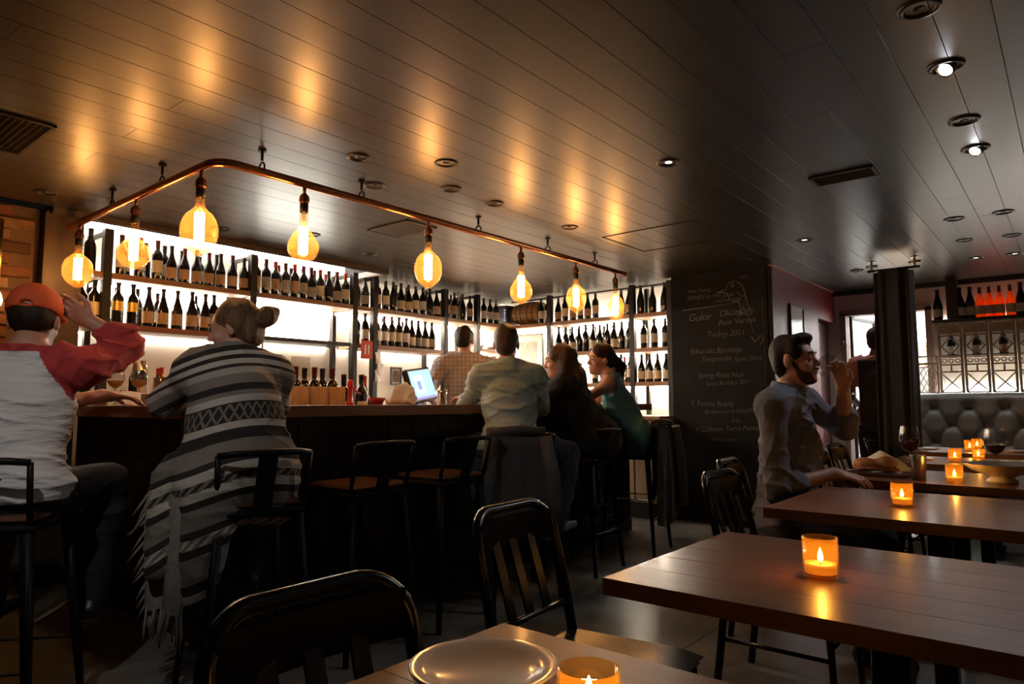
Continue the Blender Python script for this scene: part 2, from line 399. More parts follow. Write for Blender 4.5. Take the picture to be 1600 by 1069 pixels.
for (x,y,lb) in [(-2.71,2.08,'unlit downlight above the copper pipe, nearest its bend'),(-2.43,2.42,'unlit downlight furthest from the copper pipe over the bar front'),
    (-2.71,2.74,'unlit downlight midway along the copper pipe'),(-3.0,2.42,'unlit downlight half hidden by the second pipe hanger'),
    (-2.71,3.12,'unlit downlight beside the third pipe hanger'),(-2.68,3.89,'unlit downlight near the far end of the copper pipe'),
    (-4.56,1.27,'unlit downlight over the man in the orange cap'),(-0.31,2.39,'unlit downlight at the top right edge of the ceiling'),
    (-0.31,3.5,'unlit downlight between the two bright white downlights'),(-0.57,5.38,'unlit downlight, left of a pair beyond the air vent'),
    (-0.30,5.39,'unlit downlight, right of a pair beyond the air vent'),(-0.59,6.15,'unlit downlight right of the curtain rod'),(-0.30,6.2,'unlit downlight close to the right edge, above orange bottles'),
    (-4.58,2.34,'unlit downlight behind the third bulb'),(-4.24,2.85,'unlit downlight behind the glaring fourth bulb'),(-4.45,3.55,'unlit downlight over the back bar, right of fourth bulb'),
    (-4.4,4.05,'unlit downlight over the back bar, left of fifth bulb')]:
    downlight(x,y,'off',lb)
downlight(-0.60,6.99,'dim','warm lit downlight close above the dark sparkling bottles at right',None,E_SPOT*0.4,110)
downlight(-0.33,7.0,'dim','warm lit downlight close above the orange bottles',None,E_SPOT*0.4,110)
m_grille = M('vent_grille', (0.03,0.026,0.022), 0.5)
def vent(x0,y0,x1,y1,label,mat=m_grille):
    v = empty('air_vent', ((x0+x1)/2,(y0+y1)/2,ZC)); hx=(x1-x0)/2; hy=(y1-y0)/2
    tag(v,label,'vent')
    MB().box((-hx,-hy,-0.003),(hx,hy,0.0)).build('backing',m_gap,v)
    MB().box((-hx,-hy,-0.010),(hx,-hy+0.015,-0.0)).box((-hx,hy-0.015,-0.010),(hx,hy,0)).box((-hx,-hy,-0.010),(-hx+0.015,hy,0)).box((hx-0.015,-hy,-0.010),(hx,hy,0)).build('frame',mat,v)
    along_x = hx >= hy
    n = max(4,int((2*(hy if along_x else hx))/0.025))
    sl = None
    for i in range(1,n):
        if along_x:
            q = -hy+2*hy*i/n
            if sl is None: sl = MB().bar((-hx+0.012,0,-0.006),(hx-0.012,0,-0.006),0.014,0.002,(0,0.5,1)).mesh('slat'); sl.materials.append(mat)
            link('slat',sl,None,v,(0,q,0))
        else:
            q = -hx+2*hx*i/n
            if sl is None: sl = MB().bar((0,-hy+0.012,-0.006),(0,hy-0.012,-0.006),0.014,0.002,(0.5,0,1)).mesh('slat'); sl.materials.append(mat)
            link('slat',sl,None,v,(q,0,0))
vent(-1.07,3.86,-0.75,4.04,'dark slatted air vent in the ceiling above the drinking man')
vent(-3.82,3.02,-3.40,3.30,'pale slatted air vent over the bar behind the copper pipe',M('vent_grille_pale',(0.10,0.085,0.07),0.5))
vent(-3.95,0.70,-3.42,0.98,'air vent with pale edge at the far left of the ceiling')
hatch = empty('ceiling_hatch',(-2.3,4.6,ZC)); tag(hatch,'faint square access hatch outline in the ceiling beyond the pipe','hatch')
hm = MB()
hm.box((-0.36,-0.32,-0.004),(0.36,-0.312,0)).box((-0.36,0.312,-0.004),(0.36,0.32,0)).box((-0.36,-0.32,-0.004),(-0.352,0.32,0)).box((0.352,-0.32,-0.004),(0.36,0.32,0)).build('frame',m_gap,hatch)

# ------------------------------------------------------------------ copper pipe with eight hanging bulbs
PX, PY, PZ = -2.99, 1.50, 2.24
pipe = empty('copper_pipe', (PX,PY,PZ)); tag(pipe,'bent copper pipe hung from the ceiling above the bar','pipe')
pts = [(-1.88,0,0)] + [(-0.14,0,0)]
pts = [(-1.88,0,0),(-1.2,0,0),(-0.5,0,0)] + [(-0.10*(1-math.sin(a))-0.0, 0.10*(1-math.cos(a)),0) for a in [R(d) for d in range(0,91,15)]] + [(0,y,0) for y in (0.6,1.5,2.5,3.67)]
MB().tube(pts,0.021,12).build('tube',m_copper,pipe)
MB().cyl((-1.885,0,0),(-1.87,0,0),0.023,n=12).build('end_cap',m_copper,pipe); MB().cyl((0,3.66,0),(0,3.68,0),0.023,n=12).build('end_cap',m_copper,pipe)
def hanger(x,y):
    h = empty('pipe_hanger',(0,0,0)); h.parent = pipe; h.location = (x,y,0)
    top = ZC-PZ-0.0012
    MB().cyl((0,0,top),(0,0,top-0.006),0.02,n=12).cyl((0,0,top-0.006),(0,0,0.055),0.007,n=8).tube([(0.024*math.sin(a),0.0,0.016+0.026*math.cos(a)+0.005) for a in [2*math.pi*i/14 for i in range(14)]],0.005,6,closed=True).build('hook',m_steel,h)
for (x,y) in ((0.0,0.22),(0.0,0.82),(0.0,1.78),(0.0,2.55),(0.0,3.2),(-0.58,0.0),(-1.22,0.0)): hanger(x,y)
def bulb_prof(kind, r, Ln):
    """outline from the collar (z=0) down to the tip"""
    p = [(0.020,0.0),(0.021,-0.02),(0.022,-0.045)]
    if kind == 'oval':
        c = -0.045-(Ln-0.045)*0.5; h = (Ln-0.045)*0.5
        p += [(max(0.024,r*math.sin(t)), c+h*math.cos(t)*0.93) for t in [math.pi*(i+1)/15 for i in range(14)] if r*math.sin(t) > 0.024]
        p += [(0.024,-Ln+0.012),(0.022,-Ln+0.002),(0.0,-Ln)]
    elif kind == 'pear':
        for i in range(1,15):
            t = i/14; z = -0.045-(Ln-0.045)*t
            q = r*math.sin(math.pi*min(1,t**1.45))**0.75 if t < 1 else 0.0
            base = 0.022*(1-t)
            p.append((max(base,q),z))
    else:
        h = Ln-0.045
        for i in range(1,14):
            t = i/13; z = -0.045-h*t
            q = 0.022+(r-0.022)*math.sin(min(1,t/0.45)*math.pi/2)**1.2 if t < 0.62 else r*math.sqrt(max(0,1-((t-0.62)/0.38)**2))
            p.append((q,z))
    return p
def bulb(loc, kind, r, Ln, label):
    b = empty('pendant_bulb', loc); tag(b,label,'light bulb','vintage bulbs hung along the copper pipe')
    MB().cyl((0,0,-0.018),(0,0,-0.05),0.009,n=10).build('stem',m_bronze,b)
    MB().lathe([(0.009,-0.048),(0.022,-0.062),(0.026,-0.075),(0.026,-0.095),(0.018,-0.105)],n=8,smooth=False).build('nut',m_bronze,b)
    MB().lathe([(0.018,-0.100),(0.0215,-0.108),(0.0215,-0.148),(0.018,-0.15)],n=14).build('lamp_cap',m_blackcap,b)
    z0 = -0.148
    MB().lathe(bulb_prof(kind,r,Ln),(0,0,z0),n=28).build('glass_globe',m_bulbglass,b)
    MB().cyl((0,0,z0+0.0),(0,0,z0-0.055),0.010,0.006,n=10).build('glass_stem',m_glass,b)
    # tall cage of zigzag filament
    n = 8; fr = 0.020; za, zb = z0-0.075, z0-Ln*0.80
    f = MB(); pp = []
    for i in range(n):
        a = 2*math.pi*i/n
        p = (fr*math.cos(a),fr*math.sin(a))
        pp += [(p[0],p[1],za),(p[0],p[1],zb)] if i%2==0 else [(p[0],p[1],zb),(p[0],p[1],za)]
    f.tube(pp,0.0034,5).build('filament',m_filament,b)
    s = MB()
    s.cyl((0,0,z0-0.05),(0,0,zb+0.01),0.0025,n=6).build('filament_post',m_glass,b)
    return b
z0 = PZ
bulb((PX-1.71,PY,PZ),'oval',0.086,0.26,'round amber bulb hanging at the left end beside the pillar')
bulb((PX-0.89,PY,PZ),'pear',0.086,0.25,'teardrop bulb second from the left on the copper pipe')
bulb((PX-0.155,PY,PZ),'oval',0.085,0.28,'large oval bulb just left of the pipe bend')
bulb((PX,PY+0.46,PZ),'pear',0.078,0.27,'glaring bulb just right of the pipe bend')
bulb((PX,PY+1.33,PZ),'oval',0.084,0.28,'oval bulb hanging before the middle of the back shelves')
bulb((PX,PY+2.23,PZ),'pear',0.080,0.28,'slender teardrop bulb above the man in the pale green shirt')
bulb((PX,PY+2.92,PZ),'oval',0.080,0.27,'ribbed oval bulb second from the far pipe end')
bulb((PX,PY+3.52,PZ),'straight',0.070,0.28,'narrow bulb at the far right end of the pipe')

# ================================================================== the bar
bar = empty('bar_counter', (-3.0,1.5,0)); tag(bar,'long dark L-shaped bar counter with thick wooden top','bar')
def rel(o): o.location = (3.0,-1.5,0); return o
def L(e0, e1):   # L-shaped ring between outer offset e0 and inner e1 (x edge, y edge)
    return [(-4.95,e0[1]),(e0[0],e0[1]),(e0[0],5.42),(e1[0],5.42),(e1[0],e1[1]),(-4.95,e1[1])]
rel(MB().prism(L((-2.88,1.38),(-3.48,1.98)),1.055,1.11).build('countertop',m_barwood,bar))
m_barpanel = M_wood('bar_front_stain', (0.012,0.008,0.006), (0.024,0.015,0.01), 0.4, (10,10,1.5), rand=0.25)
rel(MB().prism(L((-3.15,1.65),(-3.44,1.94)),0.0,1.055).build('carcass',m_dark,bar))
pm = MB().box((-0.012,-0.098,0.10),(0.012,0.098,1.05),0.003).mesh('panel_board'); pm.materials.append(m_barpanel)
y = 1.75
while y < 5.4:
    o = link('panel_board',pm,None,bar,(3.0-3.14,y-1.5,0)); y += 0.2
x = -3.25
while x > -4.9:
    o = link('panel_board',pm,None,bar,(3.0+x,1.64-1.5,0)); o.rotation_euler = (0,0,R(90)); x -= 0.2
rel(MB().prism(L((-3.10,1.60),(-3.2,1.7)),0.0,0.10).build('plinth',m_dark,bar))
# lower service ledge on the bartender's side
rel(MB().box((-3.86,2.05,0.93),(-3.46,5.3,0.97)).box((-3.86,2.05,0.0),(-3.82,5.3,0.93)).build('service_ledge',m_silver,bar))

# ------------------------------------------------------------------ shelving with lit back wall
sh = empty('wine_shelving', (-5.3,4.0,0)); tag(sh,'steel and wood wine shelving along the lit wall behind the bar','shelf')
def rs(o): o.location = (5.3,-4.0,0); return o
PO = [1.82,2.91,3.93,4.17,5.12,5.63]
for y in PO:
    rs(MB().box((-5.18,y-0.028,0.0 if y < 2 else 0.942),(-5.12,y+0.028,2.335),0.003).build('post',m_steel,sh))
    rs(MB().box((-5.48,y-0.02,0.0 if y < 2 else 0.942),(-5.44,y+0.02,2.335)).build('rear_post',m_steel,sh))
    rs(MB().box((-5.45,y-0.01,2.30),(-5.17,y+0.01,2.33)).build('bracket',m_steel,sh)); rs(MB().box((-5.45,y-0.01,1.955),(-5.17,y+0.01,1.985)).build('bracket',m_steel,sh))
def shelf_seg(y0,y1,z,mat=m_shelfwood,th=0.04,strip=True,x0=-5.46,x1=-5.125,e=1.0):
    s_ = rs(MB().box((x0,y0,z-th),(x1,y1,z),0.003).build('shelf_board',mat,sh))
    if strip:
        q = MB().box((-5.475,y0+0.03,z-th-0.012),(-5.455,y1-0.03,z-th-0.002)).build('led_strip',M_emit('led_strip_light_%d' % round(e*100),(1.0,0.86,0.66),E_STRIP*e),s_)
ends = [1.64]+PO+[6.19]
for a,b in zip(ends[:-1],ends[1:]): shelf_seg(a+0.02,b-0.02,2.03,e=1.2 if 1.8<a<2.9 else 1.0)
shelf_seg(1.66,1.80,1.675,e=0.4); shelf_seg(1.86,2.87,1.675,M_wood('shelf_red_wood',(0.18,0.06,0.03),(0.30,0.11,0.05),0.5,(12,2,12)),e=0.045,x0=-5.489)
shelf_seg(2.95,3.89,1.675,m_steel,0.03,e=0.045,x0=-5.489); shelf_seg(3.97,4.13,1.675,e=0.06); shelf_seg(4.21,5.09,1.675,e=0.06); shelf_seg(5.15,5.6,1.675,e=0.5)
shelf_seg(5.67,6.17,1.73,th=0.025); shelf_seg(5.67,6.17,1.55,th=0.025)
rs(MB().box((-5.485,1.66,2.44),(-5.465,4.05,2.455)).build('led_strip',M_emit('led_strip_cove',(1.0,0.9,0.78),E_STRIP*0.12),sh))
rs(MB().box((-5.489,2.96,1.685),(-5.478,3.88,1.965),0.002).build('light_panel',M_emit('backlit_panel',(1.0,0.93,0.80),15.0),sh))
ct = empty('back_counter',(-5.1,4.0,0)); tag(ct,'low counter running under the wine shelving behind the bar','counter')
for a,b,c,d,n,m in (((-5.48,2.02,0.90),(-4.80,6.5,0.94),0.004,0,'countertop',m_shelfwood),((-5.47,2.04,0.08),(-4.86,6.45,0.90),0,0,'carcass',m_dark),((-5.47,2.06,0),(-4.95,6.4,0.08),0,0,'plinth',m_dark)):
    o = MB().box(a,b,c).build(n,m,ct); o.location = (5.1,-4.0,0)
dm = MB().box((-0.01,-0.27,0.12),(0.01,0.27,0.87),0.004).mesh('cabinet_door'); dm.materials.append(m_barpanel)
for i in range(8): link('cabinet_door',dm,None,ct,(5.1-4.85,-4.0+2.35+i*0.53,0))

sr = empty('wine_shelving', (-4.1,6.35,0)); tag(sr,'steel and wood wine shelving between the corner and the chalkboard','shelf')
def rr_(o): o.location = (4.1,-6.35,0); return o
for x in (-4.56,-3.5,-3.075):
    rr_(MB().box((x-0.028,6.18,0.9905 if x>-4 else 0.0),(x+0.028,6.24,2.335),0.003).build('post',m_steel,sr))
    rr_(MB().box((x-0.02,6.50,0.9905 if x>-4 else 0.0),(x+0.02,6.54,2.335)).build('rear_post',m_steel,sr))
rr_(MB().box((-5.12,6.20,2.30),(-3.05,6.22,2.315)).build('top_rail',m_steel,sr))
def shelf_r(x0,x1,z,th=0.04,strip=True):
    s_ = rr_(MB().box((x0,6.185,z-th),(x1,6.53,z),0.003).build('shelf_board',m_shelfwood,sr))
    if strip: MB().box((x0+0.03,6.53,z-th-0.012),(x1-0.03,6.55,z-th-0.002)).build('led_strip',m_strip,s_)
for a,b in ((-5.46,-4.6),(-4.53,-3.53),(-3.47,-3.1)): shelf_r(a,b,2.03)
for a,b in ((-4.53,-3.53),(-3.47,-3.1)): shelf_r(a,b,1.675)
for a,b in ((-4.53,-3.53),(-3.47,-3.1)): shelf_r(a,b,1.33)
cab = empty('side_cabinet',(-3.3,6.2,0)); tag(cab,'plain wooden cabinet under the shelves next to the chalkboard wall','cabinet')
m_cabwood = M_wood('cabinet_wood',(0.30,0.21,0.13),(0.42,0.30,0.19),0.5,(10,10,2))
for a,b,n,m in (((-3.62,5.96,0.16),(-3.10,6.5,0.955),'carcass',m_cabwood),((-3.66,5.93,0.955),(-3.07,6.52,0.99),'top',m_shelfwood),((-3.6,6.02,0.0),(-3.12,6.5,0.16),'plinth',m_dark)):
    o = MB().box(a,b,0.003).build(n,m,cab); o.location = (3.3,-6.2,0)
for x in (-3.49,-3.23):
    o = MB().box((x-0.122,5.945,0.19),(x+0.122,5.962,0.94),0.003).build('cabinet_door',m_cabwood,cab); o.location = (3.3,-6.2,0)
    MB().cyl((x+0.09,5.945,0.6),(x+0.09,5.925,0.6),0.012,n=10).build('knob',m_steel,o)

# ------------------------------------------------------------------ wine bottles
PROF = {
 'bordeaux': [(0.0,0.0),(0.036,0.0),(0.0375,0.004),(0.0375,0.185),(0.035,0.200),(0.024,0.217),(0.0155,0.230),(0.0143,0.245),(0.0143,0.288),(0.0162,0.289),(0.0162,0.300),(0.0,0.300)],
 'burgundy': [(0.0,0.0),(0.039,0.0),(0.041,0.005),(0.041,0.135),(0.039,0.150),(0.031,0.180),(0.021,0.212),(0.0160,0.235),(0.0145,0.255),(0.0145,0.285),(0.0165,0.286),(0.0165,0.298),(0.0,0.298)],
 'sparkling': [(0.0,0.0),(0.042,0.0),(0.044,0.005),(0.044,0.135),(0.041,0.160),(0.030,0.200),(0.020,0.235),(0.0165,0.260),(0.0165,0.285),(0.019,0.288),(0.018,0.312),(0.0,0.314)]}
m_bglass = M('dark_bottle_glass',(0.010,0.008,0.006),0.10,spec=0.6)
m_bgreen = M('green_bottle_glass',(0.012,0.020,0.008),0.10,spec=0.6)
BOTTLE_BODY = {'dark':m_bglass,'green':m_bgreen,'rose':M_trans('orange_rose_wine',(1.0,0.30,0.045),0.6,0.12),'amber':M_trans('amber_spirit',(0.35,0.12,0.02),0.4,0.1)}
LAB = {'cream':m_cream,'white':m_paper,'grey':M('grey_label',(0.42,0.40,0.36),0.7),'tan':M('tan_label',(0.48,0.33,0.2),0.7),'gold':M('gold_label',(0.65,0.42,0.10),0.35,0.7),'bare':None}
CAP = {'black':M('black_foil',(0.015,0.012,0.012),0.35),'red':M('red_foil',(0.45,0.035,0.03),0.35),'burgundy':M('wine_red_foil',(0.10,0.01,0.015),0.35),'gold':M('gold_foil',(0.5,0.33,0.12),0.35,0.6),'cork':M('cork',(0.5,0.3,0.15),0.8)}
bcache = {}
def bmesh_for(shape, part, key, mat):
    k = (shape, part, key)
    if k in bcache: return bcache[k]
    p = PROF[shape]
    if part == 'body': me = MB().lathe(p,n=14).mesh('wine_bottle')
    elif part == 'label':
        r0 = p[2][0]+0.0009; z0,z1 = {'bordeaux':(0.055,0.145),'burgundy':(0.03,0.115),'sparkling':(0.03,0.11)}[shape]
        if key == 'gold': z0,z1 = z0+0.045,z1+0.02
        me = MB().lathe([(r0,z0),(r0,z1)],n=10,a0=-R(74),a1=R(74)).mesh('label')
    else:
        i0 = len(p)-6
        zt = p[-1][1]; q = [(r+0.0009,z) for r,z in p if z > zt-0.068 and r > 0]
        me = MB().lathe(q+[(0.0,zt+0.0009)],n=12).mesh('foil_capsule')
    me.materials.append(mat); bcache[k] = me; return me
WORD = {'bordeaux':'square-shouldered','burgundy':'slope-shouldered','sparkling':'thick sparkling'}
def bottle(loc, rz, shape='bordeaux', body='dark', lab='cream', cap='black', label='', group='wine bottles', s=1.0):
    o = link('wine_bottle', bmesh_for(shape,'body',body,BOTTLE_BODY[body]), None, None, loc)
    o.rotation_euler = (0,0,rz); o.scale = (s,s,s)
    if lab != 'bare': link('label', bmesh_for(shape,'label',lab,LAB[lab]), None, o)
    link('foil_capsule', bmesh_for(shape,'cap',cap,CAP[cap]), None, o)
    return tag(o,label,'bottle',group)
def row(axis, a, b, n, fixed, z, rz, where, group, kinds, smin=0.97, smax=1.0, jit=0.006, back=False):
    """n bottles evenly from a to b; kinds cycles (shape, body, label, capsule)"""
    for i in range(n):
        t = a+(b-a)*(i/(n-1) if n > 1 else 0.5)
        sh_, bo, la, ca = kinds[i % len(kinds)]
        f = fixed + rnd.uniform(-jit,jit)
        loc = (f,t,z) if axis == 'y' else (t,f,z)
        look = WORD[sh_]+' bottle' + (f' with {la} label' if la != 'bare' else ' without label')
        bottle(loc, rz+rnd.uniform(-0.2,0.2), sh_, bo, la, ca, f'{look}, {ORD[i]} from left, {where}', group, rnd.uniform(smin,smax))
D='dark'
TL = 'bottles on the top shelf along the wall'; SL = 'bottles on the second shelf along the wall'
rotL = R(-18); xF, xB = -5.20, -5.31
# top shelf
row('y',1.70,1.76,1,xF,2.031,rotL,'top shelf between pillar and post',TL,[('bordeaux',D,'bare','black')])
row('y',1.93,2.18,3,xF,2.031,rotL,'front of top shelf by the pillar',TL,[('bordeaux',D,'cream','burgundy')])
row('y',2.28,2.86,7,xF,2.031,rotL,'top shelf behind large oval bulb',TL,[('burgundy',D,'tan','black'),('burgundy',D,'tan','burgundy')],0.9,0.95)
row('y',2.0,2.82,7,xB,2.031,rotL,'rear row, top shelf by the pillar',TL,[('bordeaux',D,'white','black'),('burgundy',D,'bare','black')],0.9,0.98)
row('y',2.97,3.42,6,xF,2.031,rotL,'top shelf left of glaring bulb',TL,[('bordeaux',D,'tan','red'),('bordeaux',D,'grey','burgundy')])
row('y',3.50,3.87,5,xF,2.031,rotL,'top shelf below glaring bulb, right half',TL,[('burgundy',D,'grey','burgundy'),('bordeaux',D,'cream','red'),('burgundy',D,'bare','black')],0.95,1.0)
row('y',3.00,3.85,8,xB,2.031,rotL,'rear row, top shelf behind glaring bulb',TL,[('bordeaux',D,'grey','red'),('bordeaux',D,'grey','burgundy')],0.93,1.0)
row('y',4.0,4.10,2,xF,2.031,rotL,'top shelf between the twin posts',TL,[('burgundy',D,'bare','black'),('burgundy',D,'grey','black')])
row('y',4.25,5.05,9,xF,2.031,rotL,'top shelf behind middle oval bulb',TL,[('bordeaux',D,'cream','black'),('bordeaux',D,'white','black'),('burgundy',D,'bare','black'),('burgundy',D,'cream','black'),('burgundy',D,'cream','burgundy')],0.96,0.99)
row('y',4.30,5.0,6,xB,2.031,rotL,'rear row, top shelf behind middle bulb',TL,[('bordeaux',D,'grey','black')],0.94,0.98)
row('y',5.20,5.56,4,xF,2.031,rotL,'top shelf just right of middle bulb',TL,[('bordeaux',D,'tan','black'),('bordeaux',D,'tan','burgundy'),('burgundy',D,'bare','black')],0.95,0.99)
row('y',5.24,5.52,3,xB,2.031,rotL,'rear row, top shelf right of middle bulb',TL,[('bordeaux',D,'bare','black')],0.93,0.97)
row('y',5.69,6.02,4,xF,2.031,rotL,'top shelf next to the barrel corner',TL,[('bordeaux',D,'white','black')],0.96,0.99)
# second shelf
row('y',1.69,1.77,2,xF,1.676,rotL,'second shelf between pillar and post',SL,[('bordeaux',D,'tan','gold'),('bordeaux',D,'cream','black')])
row('y',1.92,2.02,2,xF,1.676,rotL,'second shelf beside the left post',SL,[('bordeaux',D,'gold','black')],1.0,1.0)
row('y',2.13,2.55,5,xF,1.676,rotL,'second shelf left of knitted cardigan woman',SL,[('burgundy',D,'tan','black')],0.99,1.0)
row('y',2.62,2.85,3,xF,1.676,rotL,'second shelf behind cardigan woman’s head',SL,[('bordeaux',D,'cream','black'),('burgundy',D,'tan','black')],0.96,1.0)
row('y',1.95,2.82,7,xB,1.676,rotL,'rear row, second shelf by left post',SL,[('bordeaux',D,'white','black'),('bordeaux',D,'bare','black')],0.92,0.97)
row('y',4.0,4.1,2,xF,1.676,rotL,'second shelf above the orange sign',SL,[('bordeaux',D,'bare','red'),('bordeaux',D,'white','black')],0.99,1.0)
row('y',4.24,4.62,5,xF,1.676,rotL,'second shelf left half above the monitor',SL,[('bordeaux',D,'cream','black'),('bordeaux',D,'white','burgundy'),('bordeaux',D,'cream','burgundy')],0.97,1.0)
row('y',4.70,4.98,4,xF,1.676,rotL,'second shelf right half above the monitor',SL,[('burgundy',D,'cream','black'),('burgundy',D,'grey','black')],0.95,0.98)
row('y',4.28,4.8,5,xB,1.676,rotL,'rear row, second shelf above the monitor',SL,[('bordeaux',D,'grey','black')],0.93,0.97)
# shelving on the right
rotR = R(-62); yF, yB = 6.26, 6.38
TR = 'bottles on the top shelf by the corner'; SR = 'bottles on the second shelf near the chalkboard'; UR = 'bottles on the third shelf near the chalkboard'
row('x',-4.72,-4.63,2,yF,2.031,rotR,'top shelf beside the barrel',TR,[('bordeaux',D,'white','black')],0.97,0.98)
row('x',-4.48,-3.98,6,yF,2.031,rotR,'top shelf behind the ribbed bulb',TR,[('burgundy',D,'tan','black'),('bordeaux',D,'cream','black')],0.95,0.98)
row('x',-3.66,-3.57,2,yF,2.031,rotR,'top shelf right of narrow bulb',TR,[('burgundy',D,'cream','black')],0.97,0.98)
row('x',-3.43,-3.16,3,yF,2.031,rotR,'top shelf beside the chalkboard',TR,[('sparkling',D,'bare','black'),('burgundy',D,'bare','black')],0.95,0.98)
row('x',-4.47,-3.57,11,yF,1.676,rotR,'second shelf above the ponytailed woman',SR,[('burgundy',D,'bare','black'),('bordeaux',D,'bare','black'),('burgundy',D,'cream','black')],0.95,0.99)
row('x',-4.4,-3.62,8,yB,1.676,rotR,'rear row, second shelf above ponytailed woman',SR,[('bordeaux',D,'bare','black')],0.93,0.97)
row('x',-3.40,-3.16,3,yF,1.676,rotR,'second shelf next to the chalkboard',SR,[('bordeaux',D,'grey','black')],0.95,0.99)
row('x',-4.0,-3.57,5,yF,1.331,rotR,'third shelf behind ponytailed woman',UR,[('bordeaux',D,'cream','burgundy'),('burgundy',D,'cream','black')],0.93,0.98)
row('x',-3.43,-3.16,4,yF,1.331,rotR,'third shelf next to the chalkboard',UR,[('burgundy',D,'cream','black')],0.95,0.98)
row('x',-3.9,-3.6,4,yB,1.331,rotR,'rear row, third shelf behind ponytailed woman',UR,[('bordeaux',D,'white','red'),('bordeaux',D,'bare','black')],0.92,0.97)

# ------------------------------------------------------------------ tables
def table(x0,x1,y0,y1,label,z=0.75,th=0.036):
    cx,cy = (x0+x1)/2,(y0+y1)/2
    t = empty('dining_table',(cx,cy,0)); tag(t,label,'table','wooden tables in a row along the right')
    hx,hy = (x1-x0)/2,(y1-y0)/2
    # top glued up from planks that run along the table
    n = 5; w = 2*hy/n
    top = MB().box((-hx+0.004,-hy+0.004,z-th),(hx-0.004,hy-0.004,z-0.004)).build('tabletop',m_tablewood,t)
    pmesh = MB().box((-hx,-w/2+0.0003,z-th+0.001),(hx,w/2-0.0003,z),0.0006).mesh('plank'); pmesh.materials.append(m_tableplank)
    for i in range(n): link('plank',pmesh,None,top,(0,-hy+w*(i+0.5),0))
    for sx in (-1,1):
        if hx > 0.3:
            MB().box((sx*(hx-0.48)-0.035,-0.035,0.03),(sx*(hx-0.48)+0.035,0.035,z-th),0.004).build('pedestal',m_black,t)
            MB().box((sx*(hx-0.48)-0.04,-hy+0.08,0.0),(sx*(hx-0.48)+0.04,hy-0.08,0.03),0.006).build('foot',m_black,t)
            MB().box((sx*(hx-0.48)-0.03,-hy+0.1,z-th-0.02),(sx*(hx-0.48)+0.03,hy-0.1,z-th)).build('top_brace',m_black,t)
    return t
m_tableplank = M_wood('table_plank_wood', (0.13,0.045,0.02), (0.23,0.09,0.04), 0.36, (1.6,14,14), coat=0.1, rand=0.06, bump=0.03)
table(-0.77,0.45,0.25,0.91,'wooden table in the foreground with the white plate')
table(-0.80,0.42,1.27,1.94,'wooden table with a single candle in a tumbler, nearest large table')
table(-0.88,0.40,2.46,3.24,'wooden table before the drinking man with one candle')
table(-0.95,0.40,3.62,4.30,'wooden table set with wine glasses, bowl and sandwich')
table(-0.95,0.40,4.78,5.45,'wooden table beyond the wine glasses')
table(-1.00,0.40,5.92,6.58,'farthest wooden table before the tufted bench')

# ------------------------------------------------------------------ black metal chairs
def arc(c, r, a0, a1, n): return [(c[0]+r*math.cos(a0+(a1-a0)*i/n), c[1]+r*math.sin(a0+(a1-a0)*i/n)) for i in range(n+1)]
def make_chair():
    ch = empty('metal_chair')
    H_ = 0.82; hw = 0.185; rad = 0.085
    def yb(z): return -0.185-0.085*max(0,(z-0.45)/0.37)**1.1 - 0.05*max(0,(0.45-z)/0.45)**1.3
    prof = [(-hw,z) for z in (0.0,0.15,0.3,0.45,0.55,0.65)] + arc((-hw+rad,H_-rad),rad,math.pi,math.pi/2,7) + arc((hw-rad,H_-rad),rad,math.pi/2,0,7) + [(hw,z) for z in (0.65,0.55,0.45,0.3,0.15,0.0)]
    def curve(x,z): return yb(z)-0.028*(1-(x/hw)**2)*max(0,min(1,(z-0.45)/0.3))
    MB().tube([(x,curve(x,z),z) for x,z in prof],0.0155,8).build('back_frame',m_black,ch)
    # wide flat head rail
    MB().grid(lambda u,v: (-hw*0.93+2*hw*0.93*u, curve(-hw*0.93+2*hw*0.93*u,0.74)-0.004, 0.715+0.085*v),12,2).grid(lambda u,v: (-hw*0.93+2*hw*0.93*u, curve(-hw*0.93+2*hw*0.93*u,0.74)+0.006, 0.715+0.085*v),12,2).build('head_rail',m_black,ch)
    MB().tube([(-hw,yb(0.53),0.53),(0,curve(0,0.53),0.53),(hw,yb(0.53),0.53)],0.011,6).build('lower_rail',m_black,ch)
    for x in (-0.085,0.0,0.085):
        MB().bar((x,curve(x,0.53),0.53),(x,curve(x,0.74),0.74),0.034,0.008,(0,1,0)).build('slat',m_black,ch)
    MB().grid(lambda u,v: ((u-0.5)*2*(0.19+0.012*v), -0.19+0.40*v, 0.452-0.014*math.sin(math.pi*u)*math.sin(math.pi*v)+0.006*v-0.012*max(0,v-0.85)/0.15),10,10).box((-0.195,-0.19,0.425),(0.20,0.205,0.444),0.01).build('seat',m_black,ch)
    for s in (-1,1):
        MB().tube([(s*0.175,0.185,0.435),(s*0.182,0.195,0.2),(s*0.19,0.205,0.0)],[0.014,0.013,0.012],8).build('leg',m_black,ch)
        MB().tube([(s*0.183,0.19,0.20),(s*0.185,yb(0.2),0.2)],0.008,6).build('stretcher',m_black,ch)
    MB().tube([(-0.183,0.193,0.24),(0.183,0.193,0.24)],0.008,6).build('stretcher',m_black,ch)
    return ch
chair0 = make_chair(); nch = 0
def chair(x,y,deg,label):
    global nch
    c = chair0 if nch == 0 else copy_tree(chair0); nch += 1
    c.location = (x,y,0); c.rotation_euler = (0,0,R(deg)); return tag(c,label,'chair','black metal chairs at the tables')
chair(-0.68,0.66,-90,'black metal chair tucked under the table with the plate')
chair(-1.00,1.56,-86,'black metal chair pulled up to the nearest large table')
chair(-0.92,2.84,-90,'black metal chair at the empty table, left of the drinking man')
chair(-1.14,3.50,-84,'black metal chair the drinking man sits on')
chair(-1.02,4.62,-88,'black metal chair right behind the drinking man’s raised arm')
